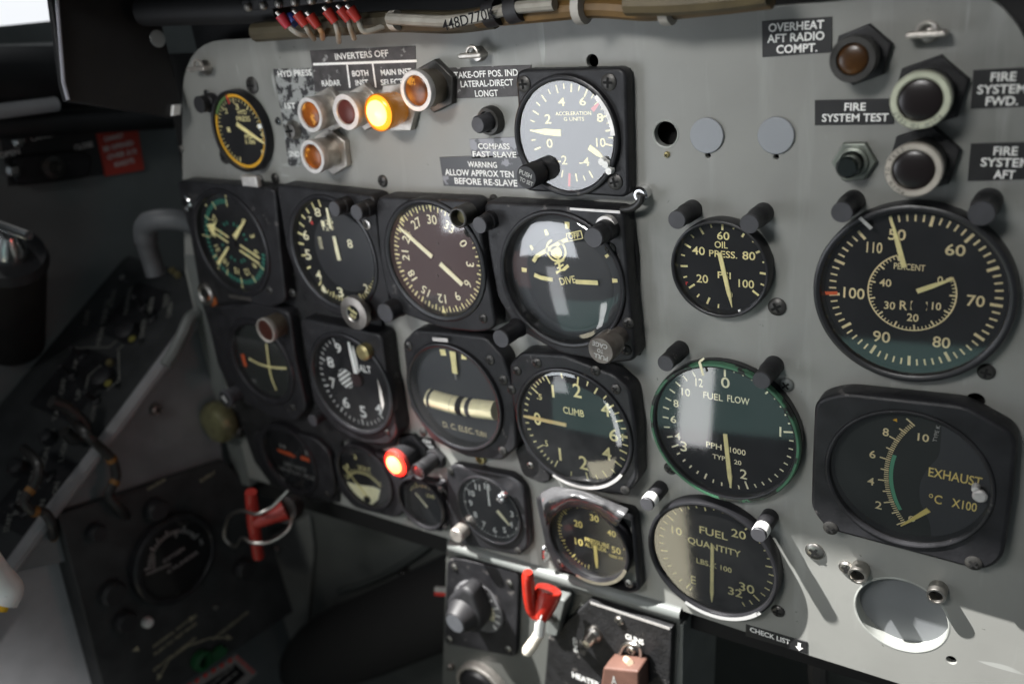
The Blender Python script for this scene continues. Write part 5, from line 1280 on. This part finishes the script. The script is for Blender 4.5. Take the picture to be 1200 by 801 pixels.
# printed sleeve
S0, S1, S2 = at(527, 32, .33), at(576, 19, .33), at(527, 24, .33)
SP = plane3(S0, S1, S2)
t = thing('wire_label', 'white printed sleeve marking the pale wire bundle', 'label', S0)
g = M(); g.plate(SP, [SP.p(x, y) for x, y in [(527, 33), (574, 21), (573, 11), (526, 23)]], -.02, .0, (), .004); g.build('sleeve', mat('cream_sleeve', (.36, .35, .31), .55, noise=.1, nscale=8), t)
g = M(); a, b = SP.p(549, 22.5); g.textw(SP, '448D770K', a, b, .32, .05, .002, .01); g.build('lettering', FACE, t, False)
wire('black_cable', 'short black cable looping behind the attitude dial corner', [(728, 246), (742, 243), (750, 236), (752, 228)], .018, .1, CABLE, 'cable')
q = pp(749, 229, .06); g = M(); g.ring(PL, q, [(.04, 0.0), (.04, .05), (.03, .06), (.018, .06), (.016, 0.0)], 24); tag(g.build('cable_eyelet', CHROME), 'bright eyelet at the right end of the short black cable', 'eyelet')
# terminal strip
t = thing('terminal_strip', 'black terminal strip with steel screws above the red terminals', 'terminal strip', at(360, 8, .3))
g = M(); A0, A1 = at(285, 14, .32), at(440, -2, .32)
g.hexa([A0, A1, A1+Vector((0, .12, 0)), A0+Vector((0, .12, 0))], [A0+Vector((0, 0, .06)), A1+Vector((0, 0, .06)), A1+Vector((0, .12, .06)), A0+Vector((0, .12, .06))]); g.build('block', RUBBER, t, True, .008)
for k in range(8):
    p = A0.lerp(A1, (k+.5)/8) + Vector((0, -.002, .02)); g = M(); g.lathe(Plane(p, Vector((1, 0, 0)), Vector((0, 0, 1)), Vector((0, -1, 0))), (0, 0), [(.022, 0), (.022, .02), (.015, .028), (0, .03)], 16); g.build('terminal_screw', STEEL, t)

# ------------------------------------------------------------------ left side of the cockpit
WX = -7.0
WL = Plane(Vector((WX, 0, 0)), Vector((0, 1, 0)), Vector((0, 0, 1)), Vector((1, 0, 0)))
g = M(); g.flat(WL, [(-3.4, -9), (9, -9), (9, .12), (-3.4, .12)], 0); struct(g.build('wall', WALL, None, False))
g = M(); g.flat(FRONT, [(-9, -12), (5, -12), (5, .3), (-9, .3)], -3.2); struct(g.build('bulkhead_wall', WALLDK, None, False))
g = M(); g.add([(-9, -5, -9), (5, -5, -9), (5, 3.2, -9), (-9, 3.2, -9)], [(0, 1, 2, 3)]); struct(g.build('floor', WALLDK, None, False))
SKY = emis('bright_outside', (.95, .97, 1.0), 0.92)
g = M(); g.flat(WL, [WL.p(x, y, -3) for x, y in [(-140, -160), (230, -160), (230, 90), (-140, 120)]], -3.0); struct(g.build('sky', SKY, None, False))
# canopy rails
def rail(name, label, p, q, r, m, cat='rail'):
    g = M(); g.tube([p, q], r, 20); return tag(g.build(name, m), label, cat)
def wlp(x, y, off): a, b = WL.p(x, y, off); return WL.w(a, b, off)
rail('canopy_rail', 'pale canopy rail in front of the bright outside', wlp(-60, 66, .0), wlp(120, 58, .0), .07, ALU)
rail('canopy_rail', 'thick black canopy rail at the upper left edge', wlp(-60, 96, .10), wlp(140, 88, .10), .24, SHIELD)
rail('canopy_sill', 'bright worn sill edge below the black canopy rail', wlp(-60, 138, .30), wlp(66, 122, .30), .055, FABRIC, 'sill')
rail('canopy_sill', 'black sill tube under the bright sill edge', wlp(-60, 152, .22), wlp(212, 138, .22), .09, SHIELD, 'sill')
# placards on the wall
placard('canopy_placard', 'black placard with OPEN and CLOSE beside CANOPY lettering', [(0, 156), (112, 150), (122, 205), (10, 218)],
        [('CANOPY', 53, 159.5, 36, 6), ('OPEN', 11, 180, 26, 7), ('CLOSE', 98, 171, 23, 6.5)], mat('dark_placard', (.03, .031, .033), .5), WHITE, WL)
placard('speed_placard', 'dark red placard reading CANNOT BE OPENED OVER 215 KNOTS', [(112, 151), (161, 148), (169, 199), (124, 206.5)],
        [('CANNOT', 133.5, 161, 24, 6), ('BE OPENED', 139, 171, 37, 6), ('OVER 215', 143, 180.5, 36, 6), ('KNOTS', 146, 190.5, 24, 6)], mat('dull_red_placard', (.55, .06, .04), .5, dirt_or_glint=(.45, .42, .40), dscale=4, damt=.72), WHITE, WL, th=.02)
t = thing('caution_strip', 'red and white strip below the sill at the left edge', 'strip', wlp(10, 150, .02))
g = M(); g.plate(WL, [WL.p(x, y, .02) for x, y in [(-15, 143), (35, 146), (30, 150), (-15, 151.5)]], .001, .02); g.build('red_band', REDM, t)
g = M(); g.plate(WL, [WL.p(x, y, .02) for x, y in [(-15, 152), (30, 150.5), (75, 148), (70, 151), (-15, 156)]], .001, .02); g.build('white_band', DIMW, t)
t = thing('canopy_lever', 'black canopy lever plate with two bright screws', 'lever', wlp(40, 195, .06))
g = M(); g.plate(WL, rnd([WL.p(x, y, .08) for x, y in [(17, 186), (95, 178), (108, 184), (104, 206), (60, 212), (20, 216)]], .05), .001, .08, (), .02); g.build('lever_plate', BLACK, t)
g = M(); q = WL.p(62, 196, .1); g.lathe(WL, q, [(.09, .08), (.09, .12), (.05, .13), (.04, .1), (0, .1)], 24); g.build('pivot', DKMETAL, t)
for x, y in [(23, 165), (16, 200)]:
    q = WL.p(x, y, .1); g = M(); g.lathe(WL, q, [(.055, .0), (.055, .1), (.03, .12), (0, .12)], 18); g.build('bright_screw', CHROME, t)
# grey hooked handle
t = thing('grab_bar', 'grey hooked handle beside the leftmost compass dial', 'handle', at(185, 290, .15))
g = M(); pts = [at(228, 262, .02), at(205, 257, .12), at(182, 258, .2), at(171, 266, .22), at(172, 285, .22), at(178, 305, .2), at(183, 322, .2)]
g.tube(spline(pts, 6), [.08]*14+[.085]*10+[.075]*13, 16); g.build('hook', mat('mid_grey_paint', (.085, .09, .095), .5, noise=.1), t)
# console and rails
EX = -5.9
A = at(232, 372, hx(232, 372, EX)); Bn = at(0, 676, hx(0, 676, EX))
Cw = Vector((WX+.02, *WL.w(*WL.p(120, 335, .02), .02)[1:]))
CON = plane3(Bn, A, Cw)
t = thing('side_console', 'dark left console with faint lettering and switches', 'console', A)
cpoly = [CON.p(x, y) for x, y in [(232, 372), (0, 676), (-90, 790), (-160, 480), (60, 372), (150, 300), (214, 318)]]
g = M(); g.plate(CON, cpoly, -.04, 0, (), .005); g.build('console_top', CONSOLE, t)
g = M()
for s, x, y, w, hp, rt in [('ANTENNA', 132, 350, 30, 5, 0), ('RADIO CALL', 124, 362, 34, 5, 0), ('TEST', 195, 352, 22, 6, 0), ('CAMERA', 199, 363, 24, 6, 0), ('OFF', 102, 372, 24, 5, 0), ('LOCK', 60, 512, 24, 8, 0), ('START', 10, 612, 22, 9, 0), ('TRIM', 28, 545, 22, 6, 0)]:
    a, b = CON.p(x, y); m_ = M(); m_.textw(CON, s, a, b, .16*w/24, .045, .003, .02, -32); m_.build('lettering', mat('very_faded_lettering', (.20, .20, .18), .6) if 'very_faded_lettering' not in bpy.data.materials else bpy.data.materials['very_faded_lettering'], t, False)
for p, q in [((85, 408), (128, 407)), ((128, 407), (137, 399)), ((139, 412), (140, 446)), ((140, 446), (125, 457)), ((119, 428), (104, 440)), ((104, 440), (100, 458)), ((137, 411), (145, 404))]:
    g.bar(CON, CON.p(*p), CON.p(*q), .012, .012, .003)
g.build('flow_diagram', bpy.data.materials['very_faded_lettering'], t, False)
for x, y, r in [(152, 392, .09), (124, 446, .09), (60, 515, .06), (25, 550, .07)]:
    q = CON.p(x, y); g = M(); g.lathe(CON, q, [(r, 0), (r*.9, .08), (r*.5, .1), (0, .1)], 20); g.build('switch_knob', RUBBER, t)
for x, y in [(168, 360), (178, 374), (96, 418), (84, 440), (112, 470), (58, 560), (30, 600)]:
    q = CON.p(x, y); g = M(); g.lathe(CON, q, [(.045, 0), (.045, .02), (.02, .03), (.016, .12), (.024, .15), (0, .16)], 14); g.build('toggle', RUBBER, t)
FL_ = mat('faded_lettering', (.19, .19, .175), .6)
for s_, x, y in [('EMER', 168, 384), ('NORMAL', 150, 352), ('PRESS', 176, 362), ('FLAPS', 88, 430), ('TAKE OFF', 70, 468), ('UP', 92, 462), ('DOWN', 110, 482), ('AILERON', 50, 548), ('LIGHTS', 76, 520), ('MAIN', 36, 566), ('BATT', 22, 588), ('GEN', 48, 596), ('ON', 66, 572), ('TRIM TAB', 120, 384)]:
    a_, b_ = CON.p(x, y); m_ = M(); m_.textw(CON, s_, a_, b_, .05*len(s_), .042, .003, .02, -32); m_.build('lettering', FL_, t, False)
for k_, (x, y, w_, h_) in enumerate([(158, 366, .55, .42), (88, 448, .6, .5), (40, 575, .6, .4)]):
    a_, b_ = CON.p(x, y); g = M(); g.plate(CON, rnd([(a_-w_/2, b_-h_/2), (a_+w_/2, b_-h_/2), (a_+w_/2, b_+h_/2), (a_-w_/2, b_+h_/2)], .04), .0002, .0018, (), .0005); g.build('switch_plate', BLACK, t)
for x, y in [(155, 397), (127, 449)]:
    q = CON.p(x, y, .1); g = M(); g.lathe(CON, q, [(.03, .1), (.03, .106), (0, .106)], 14); g.build('yellow_dot', mat('olive_dot', (.2, .18, .04), .5), t)
for x, y in [(145, 327), (203, 318), (209, 323), (130, 426)]:
    q = CON.p(x, y); g = M(); g.lathe(CON, q, [(.03, 0), (.03, .03), (0, .035)], 14); g.build('screw', CHROME if x == 145 else BRASS, t)
wire('console_rail', 'long grey tube edging the left console', [(238, 360), (226, 378), (115, 528), (60, 600), (0, 682), (-40, 735)], .055, [hx(x, y, EX) for x, y in [(238, 360), (226, 378), (115, 528), (60, 600), (0, 682), (-40, 735)]], mat('grey_rail_paint', (.28, .28, .285), .45, noise=.1), 'rail')
t = thing('side_plate', 'grey triangular plate between console tube and panel edge', 'plate', at(180, 480, .2))
sp = Plane(Vector((EX-.03, 0, 0)), Vector((0, 1, 0)), Vector((0, 0, 1)), Vector((1, 0, 0)))
g = M(); g.plate(sp, [sp.p(x, y) for x, y in [(238, 372), (115, 532), (20, 670), (150, 640), (262, 552), (250, 430)]], -.03, -.0, (), .003); g.build('sheet', mat('blue_grey_plate', (.20, .21, .215), .55, noise=.12, nscale=4), t)
q = sp.p(181, 479); screw(t, sp, q, .05, 0, .05, STEEL)
wire('grey_conduit', 'grey bent conduit beside the panel edge', [(232, 366), (222, 374), (214, 392), (205, 410), (194, 428)], .05, [hx(x, y, EX+.1) for x, y in [(232, 366), (222, 374), (214, 392), (205, 410), (194, 428)]], FRAME, 'conduit')
t = thing('panel_strut', 'narrow grey strut along the left edge of the panel', 'strut', at(245, 400, 0))
g = M(); g.plate(FRONT, ppoly([(215, 300), (228, 300), (262, 452), (292, 570), (276, 565), (249, 454)], .02), -.2, .015, (), .006); g.build('sheet', FRAME, t)
q = pp(243, 344, .03); g = M(); g.ring(FRONT, q, [(.09, .015), (.09, .05), (.07, .06), (.055, .05), (.055, .015)], 24); g.build('grommet', STEEL, t)
q = pp(250, 352, .03); g = M(); g.lathe(FRONT, q, [(.05, .015), (.05, .04), (0, .05)], 20); g.build('orange_plug', mat('dull_orange', (.35, .09, .02), .5), t)
# fluted brass knob
q = pp(247, 499, .2)
t = thing('fluted_knob', 'round translucent fluted knob at the left panel edge', 'knob', PL.w(*q))
g = M(); n = 48; pr = [(.15, .04), (.175, .08), (.175, .15), (.15, .19), (.08, .21), (0, .213)]
vs, fs = [], []
for r, h in pr[:-1]:
    for i in range(n):
        a = 2*pi*i/n; rr = r*(1+.03*(i % 2)); vs.append(PL.w(q[0]+rr*sin(a), q[1]+rr*cos(a), h))
vs.append(PL.w(q[0], q[1], .213))
for j in range(4):
    for i in range(n): fs.append((j*n+i, j*n+(i+1) % n, (j+1)*n+(i+1) % n, (j+1)*n+i))
for i in range(n): fs.append((4*n+i, 4*n+(i+1) % n, 5*n))
g.add(vs, fs); g.build('knob_body', mat('dull_olive_knob', (.17, .165, .085), .35, .3, noise=.4, nscale=9, coat=.4), t)
g = M(); g.tube([at(256, 500, .1), at(285, 505, .02)], .06, 12); g.build('shaft', DKMETAL, t)
# throttle grip
t = thing('throttle_grip', 'black cylindrical grip with bright metal top at the left edge', 'grip', at(30, 340, .9))
g = M(); p0, p1 = at(14, 400, .9), at(8, 300, 1.0); g.tube([p0, p0.lerp(p1, .5), p1], [.24, .25, .26], 28); g.build('grip_body', mat('brown_black_grip', (.012, .010, .009), .6, noise=.3, bump=.2, bscale=25), t)
g = M(); g.tube([p1, p1.lerp(p0, -.14), p1.lerp(p0, -.24)], [.15, .13, .07], 24); g.tube([at(-5, 262, 1.05), at(34, 276, 1.0)], .035, 10); g.build('metal_top', CHROME, t)
g = M(); g.tube([p1.lerp(p0, .02), p1.lerp(p0, -.05)], [.275, .25], 28); g.build('collar', RUBBER, t)
# tied cables
def cable(label, px, h, r, ties, m=CABLE):
    hs = [hx(x, y, h - (.35 if i in (0, len(px)-1) else 0)) for i, (x, y) in enumerate(px)]
    t = thing('tied_cable', label, 'cable', at(*px[0], hs[0]), 'cables with orange ties over the console')
    sp_ = spline([at(x, y, hh) for (x, y), hh in zip(px, hs)], 8)
    g = M(); g.tube(sp_, r, 10); g.build('cable_run', m, t)
    for s in ties:
        i = int(s*(len(sp_)-2)); d = (sp_[i+1]-sp_[i]).normalized()*.018
        g = M(); g.tube([sp_[i]-d, sp_[i]+d], r*1.12, 12); g.build('orange_tie', mat('amber_tie', (.22, .10, .02), .6) if 'amber_tie' not in bpy.data.materials else bpy.data.materials['amber_tie'], t)
cable('upper black cable arching over the console tube', [(85, 490), (100, 508), (118, 524), (132, 540), (136, 560), (128, 580), (145, 600), (152, 612)], -5.8, .036, [.42, .62, .95])
cable('lower black cable looping over the near console edge', [(28, 525), (45, 545), (40, 568), (28, 585), (38, 598), (52, 600), (62, 618), (60, 640)], -5.8, .034, [.35, .62, .95])
wire('console_hose', 'black corrugated hose lying on the console', [(60, 470), (80, 478), (100, 500), (90, 515), (75, 505)], .045, [hx(x, y, -6.0) for x, y in [(60, 470), (80, 478), (100, 500), (90, 515), (75, 505)]], CABLE, 'hose')
# oxygen regulator
OX = Plane(Vector((-5.86, 0, 0)), Vector((0, 1, 0)), Vector((0, 0, 1)), Vector((1, 0, 0)))
p0 = OX.w(*OX.p(65, 640))
t = thing('oxygen_regulator', 'large black regulator panel with a round dial at lower left', 'regulator', p0)
g = M(); g.plate(OX, [OX.p(x, y) for x, y in [(70, 604), (120, 588), (262, 541), (300, 575), (343, 716), (215, 800), (135, 850)]], -.3, 0, (), .02); g.build('housing', CONSOLE, t)
q = OX.p(201, 652)
ro = abs(OX.p(258, 652)[0]-OX.p(146, 652)[0])/2
g = M(); g.ring(OX, q, [(ro, 0), (ro, .07), (ro*.95, .09), (ro*.87, .09), (ro*.84, .07), (ro*.83, .03)], 64); g.build('dial_rim', BLACK, t)
g = M(); g.lathe(OX, q, [(ro*.85, .02), (ro*.85, .04), (0, .04)], 48); g.build('dial_face', FACE, t)
g = M()
for k in range(21): g.tick(OX, q, -75+k*7.5, ro*.55, ro*(.64 if k % 5 else .70), .016, .043)
for s, x, y, a in [('0', 175, 649, -20), ('1', 181, 632, -20), ('3', 202, 624, -20), ('4', 222, 626, -20), ('5', 232, 633, -20)]:
    aa, bb = OX.p(x, y); g.textw(OX, s, aa, bb, 0, .055, .043, .02)
for s, x, y, w in [('OXYGEN', 200, 648, .20), ('CYLINDER', 211, 656, .30)]:
    aa, bb = OX.p(x, y); g.textw(OX, s, aa, bb, w, .035, .043, .02)
g.build('dial_markings', mat('grey_lettering', (.75, .75, .72), .6), t, False)
g = M(); g.bar(OX, OX.p(167, 670), OX.p(196, 658), .025, .02, .055, .004); g.bar(OX, OX.p(175, 648), OX.p(176, 664), .03, .02, .054, .004); g.build('pointer', DIMW, t, False)
gl = glasspart(t, OX, q, ro*.84, .075)
for x, y, r in [(180, 596, .09), (129, 693, .10), (144, 726, .09), (283, 665, .09), (110, 622, .07)]:
    qq = OX.p(x, y); g = M(); g.lathe(OX, qq, [(r, 0), (r, .06), (r*.8, .09), (0, .09)], 24); g.build('knob', RUBBER, t)
g = M(); qq = OX.p(171.5, 728); g.lathe(OX, qq, [(.045, 0), (.04, .04), (.03, .05), (0, .055)], 18); g.build('white_toggle', WHITE, t)
g = M(); qq = OX.p(252, 710); g.lathe(OX, qq, [(.022, 0), (.02, .02), (0, .022)], 14); g.build('screw', STEEL, t)
OL_ = mat('olive_lettering', (.42, .40, .28), .6)
g = M()
for s, x, y, w in [('NORMAL OXYGEN', 205, 738, .42), ('PUSH TO TEST MASK', 206, 747, .42), ('CAUTION', 183, 567, .16), ('SUPPLY', 243, 558, .16)]:
    aa, bb = OX.p(x, y); m_ = M(); m_.textw(OX, s, aa, bb, w, .03, .004, .02); m_.build('lettering', OL_, t, False)
for s, x, y, w in [('DILUTER DEMAND', 205, 765, .42), ('OXYGEN REGULATOR', 270, 732, .40)]:
    aa, bb = OX.p(x, y); m_ = M(); m_.textw(OX, s, aa, bb, w, .03, .004, .02); m_.build('lettering', OL_, t, False)
qs = [OX.p(x, y) for x, y in [(186, 793), (198, 772), (220, 756), (245, 747), (268, 746)]]
for a_, b_ in zip(qs, qs[1:]): g.bar(OX, a_, b_, .012, .012, .004)
g.flat(OX, [OX.p(x, y) for x, y in [(184, 797), (184, 788), (190, 791)]], .004); g.flat(OX, [OX.p(x, y) for x, y in [(272, 747), (265, 742), (265, 749)]], .004)
g.flat(OX, [OX.p(x, y) for x, y in [(229, 722), (221, 722), (223, 728)]], .004); g.flat(OX, [OX.p(x, y) for x, y in [(154, 762), (161, 756), (163, 762)]], .004)
g.build('dial_arrows', OL_, t, False)
g = M(); qq = OX.p(234, 772); g.ring(OX, qq, [(.09, .0), (.09, .06), (.05, .07), (.045, 0)], 28); g.plate(OX, [OX.p(x, y) for x, y in [(238, 770), (256, 755), (263, 758), (260, 765), (244, 776)]], .001, .05, (), .01); g.build('green_knob', mat('green_plastic', (.015, .10, .035), .4), t)
t = thing('caution_card', 'pale instruction card with red dashed border under the regulator', 'card', OX.w(*OX.p(260, 790), .03))
g = M(); g.plate(OX, [OX.p(x, y) for x, y in [(212, 806), (275, 765), (300, 787), (240, 840)]], .005, .02); g.build('card', mat('dull_card', (.26, .25, .24), .6), t, False)
g = M(); Lq = [(217, 803), (275, 768), (297, 788)]
for (x0, y0), (x1, y1) in zip(Lq, Lq[1:]):
    for k in range(6):
        s0, s1 = k/6, (k+.5)/6; g.bar(OX, OX.p(x0+(x1-x0)*s0, y0+(y1-y0)*s0), OX.p(x0+(x1-x0)*s1, y0+(y1-y0)*s1), .035, .035, .023)
g.build('red_border', REDM, t, False)
g = M(); g.plate(OX, [OX.p(x, y) for x, y in [(228, 806), (274, 776), (286, 788), (246, 825)]], .021, .023); g.build('black_field', FACE, t, False)
g = M()
for s, x, y in [('DO NOT USE OIL', 258, 790, ), ('OR GREASE ON', 262, 797)]:
    aa, bb = OX.p(x, y); g.textw(OX, s, aa, bb, .26, .03, .026, .02)
g.build('lettering', DIMW, t, False)
# red T handle
t = thing('t_handle', 'red T-shaped handle with a safety wire loop under the panel', 'handle', at(300, 610, .3))
g = M(); g.tube([at(294, 576, .5), at(297, 610, .5), at(303, 652, .5)], [.045, .05, .045], 18); g.build('crossbar', REDDARK, t)
g = M(); g.tube([at(299, 612, .5), at(320, 603, .4), at(334, 596, .32)], [.05, .065, .09], 18); g.build('stem', REDDARK, t)
g = M(); g.tube([at(333, 597, .33), at(344, 593, .22)], [.11, .10], 20); g.build('socket', DKMETAL, t)
g = M(); g.tube(spline([at(338, 574, .4), at(318, 594, .5), at(300, 602, .58), at(283, 598, .55), at(268, 606, .5), at(263, 628, .5), at(275, 640, .5), at(284, 630, .55), at(296, 636, .58), at(318, 634, .5), at(338, 620, .4), at(343, 600, .3)], 6), .014, 8); g.build('safety_wire', STEEL, t)
# pale cloth / side wall at the near lower left
SC_ = Plane(Vector((-6.05, 0, 0)), Vector((0, 1, 0)), Vector((0, 0, 1)), Vector((1, 0, 0)))
g = M(); g.plate(SC_, rnd([SC_.p(x, y) for x, y in [(-120, 800), (0, 690), (60, 620), (70, 640), (150, 830), (-120, 1000)]], .05), -.06, 0, (), .01)
tag(g.build('side_cover', FABRIC), 'pale side cover below the console at the lower left corner', 'cover')
t = thing('white_hose', 'bright white hose end with yellow tip at the left edge', 'hose', at(5, 690, hx(5, 690, -5.1)))
g = M(); g.tube(spline([*[at(x, y, hx(x, y, -5.1)) for x, y in [(-30, 640), (-5, 675), (8, 690), (2, 706)]]], 6), .09, 16); g.build('hose_end', WHITE, t)
g = M(); g.tube([at(3, 702, hx(3, 702, -5.08)), at(-2, 714, hx(-2, 714, -5.08))], .05, 12); g.build('yellow_tip', YELLOW, t)

# ------------------------------------------------------------------ footwell below the panel
t = thing('footwell_frame', 'grey-green frame web under the left half of the panel', 'frame', at(340, 680, -.6))
FW = plane3(at(320, 720, -.5), at(520, 690, -.9), at(325, 600, -.5))
g = M(); g.plate(FW, [FW.p(x, y) for x, y in [(284, 560), (395, 575), (540, 620), (560, 900), (330, 900), (345, 720), (300, 620)]], -.06, 0, (), .01); g.build('web', mat('dark_green_grey', (.10, .106, .10), .6, noise=.12, nscale=3), t)
g = M(); g.tube(spline([FW.w(*FW.p(x, y, .02), .02) for x, y in [(397, 692), (430, 682), (465, 665), (495, 645), (520, 625)]], 6), .035, 10); g.build('stiffener', WALLDK, t)
q = FW.p(475, 671, .03); g = M(); g.lathe(FW, q, [(.05, 0), (.05, .08), (.03, .1), (0, .1)], 20); g.build('stud', DKMETAL, t)
g = M(); g.plate(FW, rnd([FW.p(x, y) for x, y in [(318, 625), (365, 600), (370, 640), (360, 750), (348, 760), (335, 720)]], .08), .001, .05, (), .02); g.build('grey_panel', mat('footwell_grey', (.19, .195, .185), .6, noise=.1), t)
q = FW.p(323.5, 643, .06); screw(t, FW, q, .045, .05, .09, STEEL)
t = thing('rudder_pedal', 'rounded black shape low in the footwell', 'pedal', at(430, 760, -.3))
g = M(); g.tube(spline([at(345, 790, -.2), at(375, 765, -.25), at(430, 745, -.35), at(500, 715, -.5), at(560, 690, -.6)], 6), [.16, .20, .24, .26, .28, .30, .32, .34, .35, .36]+[.38]*15, 24); g.build('pedal_body', mat('matt_black_pedal', (.007, .007, .007), .85), t)
t = thing('striped_tag', 'small red and white tag in the dark footwell', 'tag', at(514, 695, -.2))
g = M(); g.plate(FRONT, ppoly([(509, 688), (522, 689), (522, 694), (509, 693)], -.2), -.22, -.2); g.build('white_band', DIMW, t)
g = M(); g.plate(FRONT, ppoly([(509, 693.5), (522, 694.5), (522, 698), (509, 697)], -.2), -.22, -.2); g.build('red_band', REDM, t)
wire('black_hose', 'black hose hanging in the dark space right of the pedestal', [(960, 765), (958, 790), (965, 830)], .06, -.3, CABLE, 'hose')
